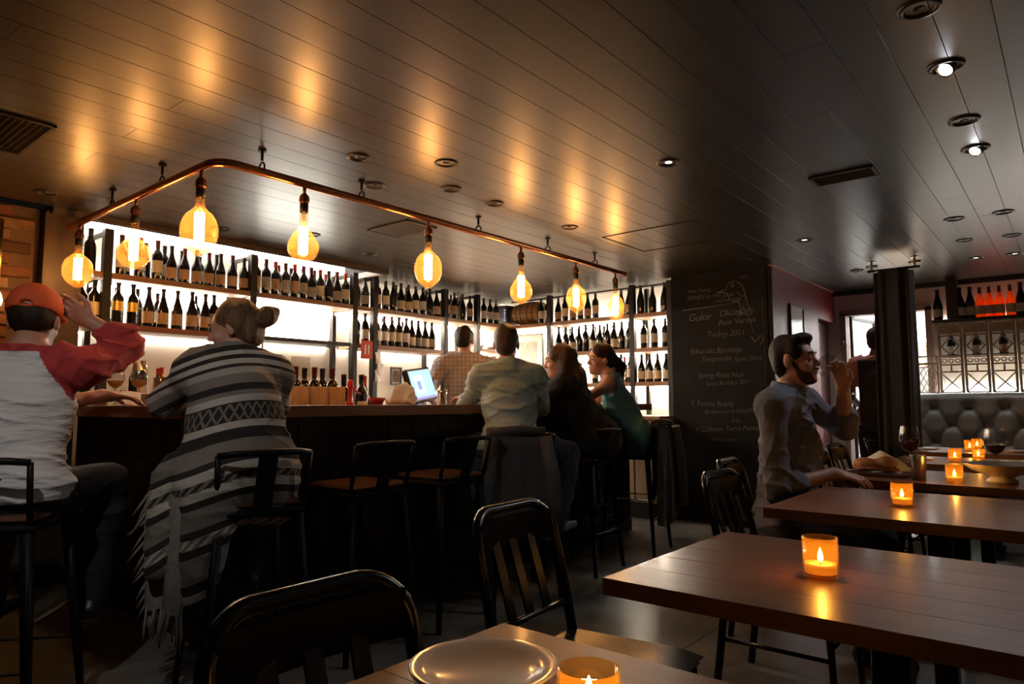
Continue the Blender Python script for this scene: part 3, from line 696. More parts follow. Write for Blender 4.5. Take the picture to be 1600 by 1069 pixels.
chair(-1.05,5.15,-92,'second black metal chair behind the drinking man, nearer the curtain')
chair(-1.05,6.22,-90,'black metal chair at the farthest table beside the curtain')

# ------------------------------------------------------------------ bar stools
def make_stool():
    s = empty('bar_stool')
    MB().box((-0.165,-0.165,0.725),(0.165,0.165,0.752),0.012).build('seat',m_seatwood,s)
    MB().box((-0.172,-0.172,0.695),(0.172,0.172,0.724),0.012).build('seat_rim',m_stool,s)
    for sx in (-1,1):
        for sy in (-1,1):
            a = Vector((sx*0.145,sy*0.145,0.71)); b = Vector((sx*0.205,sy*0.205,0.0))
            MB().tube([a,(a+b)/2,b],[0.024,0.019,0.013],4).build('leg',m_stool,s)
    for z,k in ((0.26,0.0),(0.40,0.0)):
        q = 0.205-0.06*z/0.71
        if z < 0.3:
            for (p,t) in (((-q,-q),(q,-q)),((-q,q),(q,q))): MB().bar((*p,z),(*t,z),0.022,0.006,(0,0,1)).build('footrest',m_stool,s)
        else:
            for (p,t) in (((-q,-q),(-q,q)),((q,-q),(q,q))): MB().bar((*p,z),(*t,z),0.022,0.006,(0,0,1)).build('footrest',m_stool,s)
    for sx in (-1,1):
        MB().tube([(sx*0.155,-0.15,0.71),(sx*0.165,-0.185,0.82),(sx*0.17,-0.205,0.93)],0.0105,6).build('back_upright',m_stool,s)
    MB().tube([(-0.17,-0.205,0.93),(-0.12,-0.235,0.938),(0,-0.25,0.94),(0.12,-0.235,0.938),(0.17,-0.205,0.93)],0.012,8).build('back_rail',m_stool,s)
    MB().grid(lambda u,v:((u-0.5)*0.07,-0.168-0.075*v,0.715+0.22*v),2,4).grid(lambda u,v:((u-0.5)*0.07,-0.174-0.075*v,0.715+0.22*v),2,4).build('back_slat',m_stool,s)
    return s
stool0 = make_stool(); nst = 0
def stool(x,y,deg,label):
    global nst
    c = stool0 if nst == 0 else copy_tree(stool0); nst += 1
    c.location = (x,y,0); c.rotation_euler = (0,0,R(deg)); return tag(c,label,'bar stool','black metal bar stools along the bar')
stool(-2.91,0.74,50,'black bar stool under the man in the orange cap')
stool(-2.56,1.46,76,'black bar stool under the woman in the striped cardigan')
stool(-2.66,2.07,90,'empty bar stool nearest the striped cardigan woman')
stool(-2.66,2.62,90,'empty bar stool beside the man in the pale green shirt')
stool(-2.62,3.20,60,'bar stool under the man in the pale green shirt')
stool(-2.66,3.98,95,'bar stool under the woman in black')
stool(-2.66,4.72,100,'bar stool under the woman in teal, with coat on its back')

# ================================================================== people: smooth-blended solids turned into one skin
class Field:
    def __init__(s, lo, hi, h):
        s.h = h; s.lo = np.array(lo, float); n = np.ceil((np.array(hi, float)-s.lo)/h).astype(int)+1
        s.n = n; s.f = np.full(n, 1.0, np.float32)
        s.ax = [s.lo[i]+h*np.arange(n[i]) for i in range(3)]
    def block(s, lo, hi):
        a = np.maximum(0, np.floor((np.array(lo)-s.lo)/s.h).astype(int)); b = np.minimum(s.n, np.ceil((np.array(hi)-s.lo)/s.h).astype(int)+1)
        if np.any(b <= a): return None
        sl = tuple(slice(a[i], b[i]) for i in range(3))
        return sl, s.ax[0][sl[0]][:,None,None], s.ax[1][sl[1]][None,:,None], s.ax[2][sl[2]][None,None,:]
    def join(s, sl, d, k):
        a = s.f[sl]
        if k <= 0: s.f[sl] = np.minimum(a, d); return
        h = np.clip(0.5+0.5*(d-a)/k, 0, 1); s.f[sl] = d*(1-h)+a*h-k*h*(1-h)
    def cut_(s, sl, d, k):
        a = s.f[sl]; h = np.clip(0.5-0.5*(a+d)/k, 0, 1); s.f[sl] = a*(1-h)-d*h+k*h*(1-h)
    def cap(s, a, b, r1, r2=None, k=0.03, sub=False):
        r2 = r1 if r2 is None else r2
        a = np.array(a, float); b = np.array(b, float); m = max(r1, r2)+k+3*s.h
        q = s.block(np.minimum(a,b)-m, np.maximum(a,b)+m)
        if q is None: return s
        sl, X, Y, Z = q; ba = b-a; L2 = max(ba@ba, 1e-9)
        t = np.clip(((X-a[0])*ba[0]+(Y-a[1])*ba[1]+(Z-a[2])*ba[2])/L2, 0, 1)
        d = np.sqrt((X-a[0]-t*ba[0])**2+(Y-a[1]-t*ba[1])**2+(Z-a[2]-t*ba[2])**2)-(r1+(r2-r1)*t)
        (s.cut_ if sub else s.join)(sl, d, max(k,1e-4)); return s
    def ell(s, c, r, axes=None, k=0.03, sub=False):
        c = np.array(c, float); r = np.array(r, float); m = r.max()+k+3*s.h
        q = s.block(c-m, c+m)
        if q is None: return s
        sl, X, Y, Z = q; X = X-c[0]; Y = Y-c[1]; Z = Z-c[2]
        A = np.eye(3) if axes is None else np.array(axes, float)
        u = [(A[i,0]*X+A[i,1]*Y+A[i,2]*Z) for i in range(3)]
        k0 = np.sqrt(sum((u[i]/r[i])**2 for i in range(3))); k1 = np.sqrt(sum((u[i]/r[i]**2)**2 for i in range(3)))+1e-6
        d = k0*(k0-1)/k1
        (s.cut_ if sub else s.join)(sl, d, max(k,1e-4)); return s
    def plane(s, p, n, k=0.0, box=None):
        """keep the side opposite to n"""
        n = np.array(n, float); n /= np.linalg.norm(n); p = np.array(p, float)
        d = (s.ax[0][:,None,None]-p[0])*n[0]+(s.ax[1][None,:,None]-p[1])*n[1]+(s.ax[2][None,None,:]-p[2])*n[2]
        if box is not None:
            q = s.block(*box); s.f[q[0]] = np.maximum(s.f[q[0]], d[q[0]]); return s
        s.f = np.maximum(s.f, d.astype(np.float32)); return s
    def ripple(s, amp, seed, freq=30.0, n=5, dirz=1.0, crease=0.0):
        g = np.random.RandomState(seed)
        ii = np.argwhere(np.abs(s.f) < 0.05); I, J, K = ii.T
        X, Y, Z = s.ax[0][I], s.ax[1][J], s.ax[2][K]; w = np.zeros(len(ii))
        for i in range(n):
            v = g.normal(size=3); v[2] *= dirz; v *= freq*(0.6+0.8*g.rand())/np.linalg.norm(v)
            v2 = g.normal(size=3)*7
            w += amp/math.sqrt(n)*np.sin(X*v[0]+Y*v[1]+Z*v[2]+g.rand()*6.28+1.6*np.sin(X*v2[0]+Y*v2[1]+Z*v2[2]))
        if crease:
            # sharp cloth folds: mostly crosswise, fading in and out in patches
            for i in range(5):
                v = g.normal(size=3)*np.array((0.55,0.55,1.0)); v *= (26+22*g.rand())/np.linalg.norm(v)
                v2 = g.normal(size=3)*9; v3 = g.normal(size=3)*8
                ph = X*v[0]+Y*v[1]+Z*v[2]+g.rand()*6.28+1.3*np.sin(X*v2[0]+Y*v2[1]+Z*v2[2])
                patch = np.clip(np.sin(X*v3[0]+Y*v3[1]+Z*v3[2]+g.rand()*6.28),0,1)
                w -= crease*patch*(1-np.abs(np.sin(ph)))**2.5
        s.f[I,J,K] += w.astype(np.float32); return s
    def mesh(s, name, mat, off=(0,0,0)):
        f = s.f; h = s.h
        S = f < 0
        cnt = np.zeros(tuple(s.n-1), np.int8)
        cor = [(i,j,k) for i in (0,1) for j in (0,1) for k in (0,1)]
        def C(A, o): return A[o[0]:A.shape[0]-1+o[0], o[1]:A.shape[1]-1+o[1], o[2]:A.shape[2]-1+o[2]]
        for o in cor: cnt += C(S, o)
        mask = (cnt > 0) & (cnt < 8); ids = np.argwhere(mask)
        idx = np.full(mask.shape, -1, np.int32); idx[mask] = np.arange(len(ids))
        acc = np.zeros((len(ids),3)); num = np.zeros(len(ids))
        I, J, K = ids.T
        for o in cor:
            for ax in range(3):
                if o[ax]: continue
                p = list(o); p[ax] = 1
                fa = f[I+o[0],J+o[1],K+o[2]]; fb = f[I+p[0],J+p[1],K+p[2]]
                x = (fa < 0) != (fb < 0); t = np.where(x, fa/np.where(x, fa-fb, 1), 0)
                pos = np.tile(np.array(o,float),(len(ids),1)); pos[:,ax] += t
                acc += pos*x[:,None]; num += x
        V = s.lo+h*(ids+acc/num[:,None])-np.array(off)
        F = []
        for ax in range(3):
            a = [slice(None)]*3; b = [slice(None)]*3; a[ax] = slice(0,-1); b[ax] = slice(1,None)
            A = S[tuple(a)]; B = S[tuple(b)]; e = np.argwhere(A != B)
            u, v = (ax+1)%3, (ax+2)%3
            e = e[(e[:,u] > 0) & (e[:,v] > 0) & (e[:,u] < s.n[u]-1) & (e[:,v] < s.n[v]-1)]
            if not len(e): continue
            def g(du, dv):
                q = e.copy(); q[:,u] -= du; q[:,v] -= dv; return idx[q[:,0],q[:,1],q[:,2]]
            q = np.stack([g(1,1),g(0,1),g(0,0),g(1,0)],1)
            ins = A[e[:,0],e[:,1],e[:,2]]
            q = np.where(ins[:,None], q, q[:,::-1]); F.append(q)
        F = np.concatenate(F) if F else np.zeros((0,4),int)
        F = F[(F >= 0).all(1)]
        # one smoothing pass
        nb = np.zeros_like(V); c = np.zeros(len(V))
        for i in range(4):
            a, b = F[:,i], F[:,(i+1)%4]
            np.add.at(nb, a, V[b]); np.add.at(nb, b, V[a]); np.add.at(c, a, 1); np.add.at(c, b, 1)
        V = V*0.45+0.55*nb/np.maximum(c,1)[:,None]
        me = bpy.data.meshes.new(name)
        me.vertices.add(len(V)); me.vertices.foreach_set('co', V.astype(np.float32).ravel())
        me.loops.add(len(F)*4); me.loops.foreach_set('vertex_index', F.astype(np.int32).ravel())
        me.polygons.add(len(F)); me.polygons.foreach_set('loop_start', np.arange(0,len(F)*4,4,dtype=np.int32))
        me.polygons.foreach_set('use_smooth', np.ones(len(F), bool))
        me.update(); me.validate()
        if mat: me.materials.append(mat)
        return me

def hit(F, x, z, y0=0.6):
    """first surface point met going in -y at (x, z)"""
    i = int(round((x-F.lo[0])/F.h)); k = int(round((z-F.lo[2])/F.h)); l = np.where(F.f[i,:,k] < 0)[0]
    return F.ax[1][l.max()] if len(l) else 0.0
def nv(v): v = np.array(v, float); return v/np.linalg.norm(v)
def rotm(yaw=0, pitch=0, roll=0):
    """rows = local x,y,z axes of the head in body space; yaw turns left, pitch up, roll tilts right"""
    m = Matrix.Rotation(R(yaw),3,'Z') @ Matrix.Rotation(R(pitch),3,'X') @ Matrix.Rotation(R(roll),3,'Y')
    return np.array(m).T
class Fig:
    """everything in body space: +y is where the person faces, +x the person's right"""
    def __init__(s, P): s.P = P
    def hd(s, p):
        A = s.P['headrot']; return s.P['head']+A.T@np.array(p, float)
def build_head(F, g, beard=False, fem=False):
    A = g.P['headrot']; H = g.hd
    w = 0.95 if fem else 1.0
    F.ell(H((0,-0.012,0.036)),(0.072*w,0.092,0.083),A,0.02)
    F.ell(H((0,0.028,-0.028)),(0.058*w,0.062,0.085),A,0.03)
    F.ell(H((0,0.045,-0.080)),(0.044*w,0.040,0.036),A,0.03)
    F.ell(H((0,0.074,-0.098)),(0.019,0.018,0.016),A,0.02)
    F.ell(H((0,0.078,0.026)),(0.048*w,0.016,0.013),A,0.02)
    for sx in (-1,1):
        F.ell(H((sx*0.030,0.100,0.004)),(0.018,0.016,0.012),A,0.012,sub=True)
        F.ell(H((sx*0.030,0.076,0.003)),(0.014,0.013,0.012),A,0.006)
        F.ell(H((sx*0.040,0.062,-0.030)),(0.022,0.022,0.02),A,0.02)
        F.ell(H((sx*0.076*w,-0.008,-0.006)),(0.010,0.021,0.033),A,0.008)
    F.cap(H((0,0.084,0.012)),H((0,0.108,-0.026)),0.008,0.0125,0.012)
    for sx in (-1,1): F.ell(H((sx*0.011,0.098,-0.030)),(0.009,0.010,0.008),A,0.008)
    F.ell(H((0,0.090,-0.056)),(0.024,0.012,0.006),A,0.006); F.ell(H((0,0.088,-0.068)),(0.021,0.012,0.007),A,0.006)
def build_hand(F, wrist, d, n, side, curl=25, spread=0.3, sc=1.0, thumb=30):
    """palm and five bent fingers; d along the hand, n out of the palm, side=+1 when the thumb is towards d x n"""
    d = nv(d); n = np.array(n,float); n = nv(n-d*(n@d)); l = np.cross(d,n)*side
    w = np.array(wrist,float)
    F.ell(w+d*0.048*sc,(0.052*sc,0.040*sc,0.016*sc),[d,l,n],0.012)
    F.cap(w,w+d*0.03*sc,0.024*sc,0.024*sc,0.015)
    Ls = (0.93,1.0,0.95,0.76)
    for i in range(4):
        off = (1.5-i)*0.0195*sc
        p = w+d*(0.086-0.006*abs(i-1))*sc+l*off
        ang = R(curl*0.5); lat = spread*(1.5-i)*0.16
        for j,(ln,rr) in enumerate(((0.040,0.0092),(0.026,0.0085),(0.021,0.0078))):
            v = nv(d*math.cos(ang)+n*math.sin(ang)+l*lat); q = p+v*ln*Ls[i]*sc
            F.cap(p,q,rr*sc,(rr-0.0006)*sc,0.005); p = q; ang += R(curl)
    p = w+d*0.022*sc+l*0.026*sc
    a = R(thumb)
    v1 = nv(d*0.75+l*0.75+n*0.35*math.sin(a)); q = p+v1*0.040*sc; F.cap(p,q,0.0125*sc,0.0105*sc,0.012)
    v2 = nv(d*0.9+l*0.25+n*0.7*math.sin(a)); r2 = q+v2*0.030*sc; F.cap(q,r2,0.0102*sc,0.0085*sc,0.005)
    F.cap(r2,r2+nv(v2+n*0.2)*0.018*sc,0.0085*sc,0.0075*sc,0.005)
def torso(F, P, inf=0.0, k=0.05):
    pel, che, nk = P['pelvis'], P['chest'], P['neck']; shL, shR = P['shL'], P['shR']; fem = P.get('fem',False); bul = P.get('bulk',1.0)
    up = nv(che-pel); x = nv(shR-shL); y = nv(np.cross(up,x)); x = np.cross(y,up); A = [x,y,up]
    u2 = nv(nk-che); y2 = nv(np.cross(u2,x)); A2 = [x,y2,u2]
    W = 0.93 if fem else 1.0; W *= bul
    hx = P.get('hipx', np.array((1.0,0,0))); AP = [hx, nv(np.cross(up,hx)), up]
    F.ell(pel,(0.172*(1.06 if fem else 1)*bul+inf,0.125*bul+inf,0.135+inf),AP,k)
    F.ell(pel*0.5+che*0.5,(0.143*W+inf,0.105*bul+inf,0.17+inf),A,k)
    F.ell(che,(0.160*W+inf,0.112*W+inf,0.17+inf),A2,k)
    F.cap(shL*0.72+shR*0.28,shR*0.72+shL*0.28,0.062+inf,0.062+inf,k)
    for s in (shL,shR):
        F.ell(s,(0.058+inf,0.058+inf,0.055+inf),None,k)
        F.cap(nk+np.array((0,0,0.02)),s*0.7+nk*0.3,0.050+inf,0.050+inf,k)
def limb_arm(F, P, sd, inf=0.0, upto=2.0, k=0.03, thick=1.0):
    s, e, w = P['sh'+sd], P['el'+sd], P['wr'+sd]
    r0, r1, r2, r3 = (0.050*thick+inf,0.040*thick+inf,0.041*thick+inf,0.027*thick+inf)
    if upto >= 1: F.cap(s,e,r0,r1,k)
    else: F.cap(s,s+(e-s)*upto,r0,r0+(r1-r0)*upto+0.006,k)
    if upto > 1:
        t = min(1,upto-1); m = e+(w-e)*min(0.3,t)
        F.cap(e,m,r1,r2,k)
        if t > 0.3: F.cap(m,e+(w-e)*t,r2,r2+(r3-r2)*((t-0.3)/0.7),k)
def limb_leg(F, P, sd, inf=0.0, k=0.04, upto=2.0):
    h, kn, an = P['hip'+sd], P['kn'+sd], P['an'+sd]
    F.cap(h,kn,0.084+inf,0.056+inf,k)
    if upto > 1:
        m = kn+(an-kn)*0.3
        F.cap(kn,m,0.054+inf,0.056+inf,k); F.cap(m,kn+(an-kn)*min(1,upto-1),0.056+inf,0.036+inf,k)
def shoe(F, an, d):
    d = nv(d); a = np.array(an); F.cap(a+np.array((0,0,-0.005)),a+np.array((0,0,-0.045))-d*0.02,0.042,0.04,0.03); F.cap(a+np.array((0,0,-0.045))-d*0.03,a+np.array((0,0,-0.050))+d*0.15,0.038,0.033,0.03)
    F.plane((0,0,a[2]-0.078),(0,0,-1),box=(a-0.25,a+0.25))
def bounds(P, keys, m):
    q = np.array([P[k] for k in keys if k in P]); return q.min(0)-m, q.max(0)+m
ALLK = ['pelvis','chest','neck','head','shL','shR','elL','elR','wrL','wrR','hipL','hipR','knL','knR','anL','anR']
def pose(**kw):
    P = {k:(np.array(v,float) if isinstance(v,(tuple,list)) else v) for k,v in kw.items()}
    P.setdefault('headrot', rotm()); return P
def seat_pose(seat=0.75, lean=0.12, sh=0.19, twist=0.0, torso_h=0.42, spread=0.16, foot=0.30, knee_fwd=0.40, knee_drop=0.02, head_up=0.15, headfwd=0.05, hipw=0.10, **kw):
    z = seat+0.105; a = R(twist)
    che = np.array((0,0.02+lean*0.62,z+torso_h*0.62)); nk = np.array((0,0.01+lean,z+torso_h+0.06))
    sx = np.array((math.cos(a),math.sin(a),0))*sh; sc = np.array((0,0.015+lean*0.9,z+torso_h))
    P = dict(pelvis=np.array((0,0,z)),chest=che,neck=nk,head=nk+np.array((0,headfwd,head_up)),shR=sc+sx,shL=sc-sx,
        hipR=np.array((hipw,0.02,z-0.01)),hipL=np.array((-hipw,0.02,z-0.01)),
        knR=np.array((spread,knee_fwd,z-knee_drop)),knL=np.array((-spread,knee_fwd,z-knee_drop)),
        anR=np.array((spread*0.9,knee_fwd-0.05,foot+0.08)),anL=np.array((-spread*0.9,knee_fwd-0.05,foot+0.08)),headrot=rotm())
    for k,v in kw.items(): P[k] = np.array(v,float) if isinstance(v,(tuple,list)) else v
    return P
def figure(P, base, deg, label, skin, shirt, trousers, shoes, sleeve=(2.0,2.0), hands=None, h=0.0065, rip=0.004, seed=1, fem=False, shirt_inf=0.013, hem=None, collar=False, hand_scale=1.0, neckline=None, shirt_name='shirt', legs_skin=False, wear=True, crease=0.007, carve=()):
    P['fem'] = fem; g = Fig(P)
    person = None
    lo, hi = bounds(P, ALLK, 0.26); lo[2] = max(lo[2],-0.02) if False else lo[2]
    F = Field(lo, hi, h)
    torso(F,P,-0.012); 
    F.cap(P['neck']-np.array((0,0,0.05)),g.hd((0,-0.012,-0.05)),0.054 if not fem else 0.046,0.050 if not fem else 0.043,0.03)
    build_head(F,g,fem=fem)
    th = 0.88 if fem else 1.0
    for sd in 'LR': limb_arm(F,P,sd,0,thick=th); limb_leg(F,P,sd,-0.004)
    for sd in 'LR':
        hp = (hands or {}).get(sd)
        if hp: build_hand(F,P['wr'+sd],hp['d'],hp['n'],hp.get('side',1),hp.get('curl',25),sc=hand_scale*(0.92 if fem else 1.0),thumb=hp.get('thumb',30))
    me = F.mesh('person', skin)
    person = link('person', me, None, None, base); person.rotation_euler = (0,0,R(deg-90))
    tag(person,label,'person')
    if wear:
        F = Field(lo,hi,h*1.15); torso(F,P,shirt_inf)
        for sd,u in zip('LR',sleeve):
            if u > 0: limb_arm(F,P,sd,shirt_inf*0.95,u,thick=th)
        if collar: 
            F.cap(P['neck']-np.array((0,0.02,0.02)),P['neck']+(P['head']-P['neck'])*0.28,0.066,0.060,0.02)
        F.cap(P['hipL'],P['hipR'],0.085+shirt_inf,0.085+shirt_inf,0.05)
        for c_,r_ in carve: F.ell(c_,(r_,)*3,None,0.01,sub=True)
        F.ripple(rip,seed,crease=crease)
        F.plane(P['neck']+(P['head']-P['neck'])*(0.26 if collar else 0.02),P['head']-P['neck'],box=(P['neck']-np.array((0.11,0.13,0.13)),P['neck']+np.array((0.11,0.16,0.2))))
        if neckline: F.ell(*neckline,None,0.01,sub=True)
        if hem is not None: F.plane((0,0,hem),(0,0.0,-1))
        g.shirt = F; link(shirt_name, F.mesh(shirt_name,shirt), None, person)
    if trousers:
        F = Field(lo,hi,h*1.25); x = P['pelvis']
        F.ell(x,(0.178,0.137,0.14),[np.array((1,0,0)),np.array((0,1,0)),np.array((0,0,1))],0.05)
        for sd in 'LR': limb_leg(F,P,sd,0.012)
        F.plane((0,0,P['pelvis'][2]+0.055),(0,0,1)); F.ripple(rip,seed+9,crease=0.006)
        link('trousers', F.mesh('trousers',trousers), None, person)
    if shoes:
        for sd in 'LR':
            d = P.get('toe'+sd, np.array((0,1,0))); a = P['an'+sd]
            F = Field(a-np.array((0.24,0.24,0.12)),a+np.array((0.24,0.24,0.1)),0.009); shoe(F,a,d)
            link('shoe', F.mesh('shoe',shoes), None, person)
    return person, g
def hair_mesh(person, g, fn, mat, h=0.006, ext=0.3, name='hair', rip=0.003, seed=3, freq=70):
    c = g.P['head']; F = Field(c-ext,c+np.array((ext,ext,0.2)),h); fn(F,g.hd,g.P['headrot']); F.ripple(rip,seed,freq,6,0.25)
    return link(name, F.mesh(name,mat), None, person)
def eyes(person, g, closed=False):
    m = M('eye_dark',(0.03,0.02,0.015),0.2)
    for sx in (-1,1):
        p = g.hd((sx*0.030,0.087,0.003)); me = MB().lathe([(0,-0.004),(0.006,-0.003),(0.009,0.0),(0.006,0.003),(0,0.004)] if not closed else [(0,-0.0015),(0.011,0),(0,0.0015)],tuple(p),n=10).mesh('eye'); me.materials.append(m)
        link('eye',me,None,person)
        q0 = g.hd((sx*0.012,0.094,0.026)); q1 = g.hd((sx*0.05,0.080,0.028)); qm = g.hd((sx*0.03,0.093,0.032))
        link('eyebrow', MB().tube([q0,qm,q1],[0.003,0.004,0.002],6).mesh('eyebrow'), M('brow_dark',(0.03,0.018,0.012),0.8), person)
m_denim = M('dark_denim',(0.012,0.013,0.018),0.85,noise=(30,0.25),bump=(200,0.1))
m_jeans = M('blue_jeans',(0.05,0.07,0.11),0.85,noise=(30,0.25),bump=(200,0.1))
m_charcoal = M('charcoal_cloth',(0.035,0.033,0.034),0.85,noise=(20,0.2))
m_shoe = M('black_shoe_leather',(0.012,0.011,0.010),0.4)
m_hair_dark = M('dark_brown_hair',(0.022,0.012,0.008),0.6,noise=(60,0.5),bump=(160,0.6),stretch=(1,1,0.2),spec=0.2)
m_hair_brown = M('brown_hair',(0.06,0.03,0.017),0.55,noise=(60,0.5),bump=(160,0.6),stretch=(1,1,0.2),spec=0.25)
m_hair_sandy = M('sandy_brown_hair',(0.16,0.085,0.045),0.55,noise=(60,0.5),bump=(160,0.6),stretch=(1,1,0.2),spec=0.25)

# ------------------------------------------------------------------ 1 man in the orange cap, raglan shirt, arm raised
m_rag_w = M('white_jersey',(0.62,0.60,0.60),0.85,noise=(12,0.06),bump=(16,0.6,0.03),stretch=(0.5,0.5,2.2))
m_rag_r = M('red_jersey',(0.40,0.035,0.035),0.85,noise=(12,0.1),bump=(25,0.3))
P = seat_pose(0.72,0.10,0.195,0,0.425,bulk=1.08,headrot=rotm(8,-8,0),head_up=0.125,headfwd=0.05,spread=0.2,foot=0.28,
    elR=(0.285,0.29,1.355),wrR=(0.15,0.27,1.45), elL=(-0.24,0.26,1.06),wrL=(0.12,0.50,1.155))
man, g = figure(P,(-2.91,0.73,0),140,'man in orange cap and red-sleeved white shirt, arm raised at left',m_skin2,m_rag_w,m_denim,m_shoe,sleeve=(1.5,1.45),crease=0.012,
    hands={'R':dict(d=(-0.75,0.15,0.5),n=(-0.3,-0.9,0.1),side=1,curl=40),'L':dict(d=(0.9,0.45,-0.05),n=(0,0,-1),side=1,curl=18)},seed=11,hem=0.785,rip=0.004,h=0.0052)
me = [c for c in man.children if c.name.startswith('shirt')][0].data; me.materials.append(m_rag_r)
co = np.empty(len(me.polygons)*3,np.float32); me.polygons.foreach_get('center',co); co = co.reshape(-1,3); nk_z = P['neck'][2]
def segd(p,a,b):
    t = np.clip(((p-a)@(b-a))/((b-a)@(b-a)),0,1)[:,None]; return np.linalg.norm(p-a-t*(b-a),axis=1)
red = (np.abs(co[:,0]) > 0.065+0.60*(nk_z+0.02-co[:,2])) & (co[:,2] > nk_z-0.30)
for sd in 'LR': red |= (segd(co,P['sh'+sd]+(P['el'+sd]-P['sh'+sd])*0.3,P['el'+sd]) < 0.072) | (segd(co,P['el'+sd],P['wr'+sd]) < 0.07)
red |= co[:,2] > nk_z+0.0
me.polygons.foreach_set('material_index',red.astype(np.int32)); me.update()
def h_(F,H,A):
    F.ell(H((0,-0.022,0.012)),(0.078,0.090,0.075),A,0.02); F.ell(H((0,0.09,-0.02)),(0.1,0.07,0.2),A,0.01,sub=True)
hair_mesh(man,g,h_,m_hair_dark)
m_cap = M('orange_cap_cloth',(0.62,0.085,0.018),0.8,noise=(20,0.08),bump=(180,0.1))
c = P['head']; F = Field(c-0.25,c+0.28,0.006); H = g.hd; A = P['headrot']
F.ell(H((0,-0.010,0.046)),(0.091,0.110,0.096),A,0.01); F.plane(H((0,0,0.016)),A.T@np.array((0,-0.12,-1)))
F.cap(H((-0.04,0.10,0.045)),H((0.04,0.10,0.045)),0.012,0.012,0.01); F.ell(H((0,0.12,0.038)),(0.075,0.075,0.009),A,0.01)
F.ell(H((0,-0.118,0.038)),(0.022,0.03,0.013),A,0.006,sub=True)
capo = link('baseball_cap',F.mesh('baseball_cap',m_cap),None,man)
link('strap',MB().tube([H((-0.045,-0.092,0.034)),H((0,-0.106,0.032)),H((0.045,-0.092,0.034))],0.006,6).mesh('strap'),m_cap,capo)

# ------------------------------------------------------------------ 2 woman in the striped cardigan
def knit_material():
    m = bpy.data.materials.new('striped_knit'); m.use_nodes = True; nt = m.node_tree; N = nt.nodes; Lk = nt.links; b = N['Principled BSDF']; b.inputs['Roughness'].default_value = 0.95
    tc = N.new('ShaderNodeTexCoord'); sx = N.new('ShaderNodeSeparateXYZ'); Lk.new(tc.outputs['Object'],sx.inputs[0])
    def math_(op,a,b_=None,c_=None):
        n = N.new('ShaderNodeMath'); n.operation = op
        for i,v in enumerate((a,b_,c_)):
            if v is None: continue
            if isinstance(v,(int,float)): n.inputs[i].default_value = v
            else: Lk.new(v,n.inputs[i])
        return n.outputs[0]
    # stripes follow the height, sagging slightly to the sides
    r2 = math_('ADD',math_('MULTIPLY',math_('MULTIPLY',sx.outputs[0],sx.outputs[0]),0.9),math_('MULTIPLY',sx.outputs[0],-0.12))
    zz = math_('ADD',math_('SUBTRACT',sx.outputs[2],0.0),r2)
    t = math_('MULTIPLY',math_('SUBTRACT',zz,0.30),1/1.15)      # 0..1 from hem to collar
    cr = N.new('ShaderNodeValToRGB'); cr.color_ramp.interpolation = 'CONSTANT'; Lk.new(t,cr.inputs[0])
    cream = (0.36,0.325,0.285,1); grey = (0.19,0.165,0.14,1); dark = (0.020,0.016,0.015,1); pale = (0.46,0.42,0.37,1)
    st = [(0.0,grey),(0.10,dark),(0.13,pale),(0.16,dark),(0.19,grey),(0.27,dark),(0.30,pale),(0.33,dark),(0.355,grey),(0.42,dark),(0.445,pale),(0.475,dark),(0.50,pale),(0.53,dark),(0.55,grey),
          (0.60,dark),(0.635,pale),(0.66,dark),(0.72,pale),(0.745,grey),(0.76,dark),(0.785,grey),(0.82,cream),(0.84,dark),(0.855,pale),(0.875,dark),(0.89,pale),(0.905,dark),(0.925,grey)]
    el = cr.color_ramp.elements
    st = [s for i,s in enumerate(st)]
    while len(el) < min(32,len(st)): el.new(0.5)
    for i,(p,c_) in enumerate(st[:32]): el[i].position = p; el[i].color = c_
    # diamonds inside the wide dark bands
    ang = math_('ARCTAN2',sx.outputs[0],math_('ADD',sx.outputs[1],-0.05))
    zig = math_('PINGPONG',math_('MULTIPLY',ang,4.6),0.5)
    band = math_('COMPARE',t,0.69,0.028); tri = math_('MULTIPLY',math_('ABSOLUTE',math_('SUBTRACT',t,0.69)),17.0)
    dia = math_('COMPARE',math_('ADD',tri,zig),0.5,0.13)
    band2 = math_('COMPARE',t,0.487,0.014); hat = math_('GREATER_THAN',math_('FRACT',math_('ADD',math_('MULTIPLY',ang,6.0),math_('MULTIPLY',t,30.0))),0.5)
    band3 = math_('COMPARE',t,0.315,0.016)
    mask = math_('MAXIMUM',math_('MULTIPLY',band,dia),math_('MULTIPLY',math_('MAXIMUM',band2,band3),hat))
    mx = N.new('ShaderNodeMixRGB'); Lk.new(mask,mx.inputs[0]); Lk.new(cr.outputs[0],mx.inputs[1]); mx.inputs[2].default_value = (0.18,0.155,0.13,1)
    Lk.new(mx.outputs[0],b.inputs['Base Color'])
    n = N.new('ShaderNodeTexNoise'); n.inputs['Scale'].default_value = 220; Lk.new(tc.outputs['Object'],n.inputs[0])
    bp = N.new('ShaderNodeBump'); bp.inputs['Strength'].default_value = 0.4; bp.inputs['Distance'].default_value = 0.004; Lk.new(n.outputs[0],bp.inputs['Height']); Lk.new(bp.outputs[0],b.inputs['Normal'])
    return m
m_knit = knit_material()
P = seat_pose(0.75,0.15,0.158,6,0.385,headrot=rotm(62,-10,0),head_up=0.14,headfwd=0.035,spread=0.13,foot=0.30,
    elL=(-0.245,0.29,1.13),wrL=(-0.10,0.45,1.155), elR=(0.20,0.30,1.10),wrR=(0.02,0.46,1.155))
P['bulk'] = 1.0
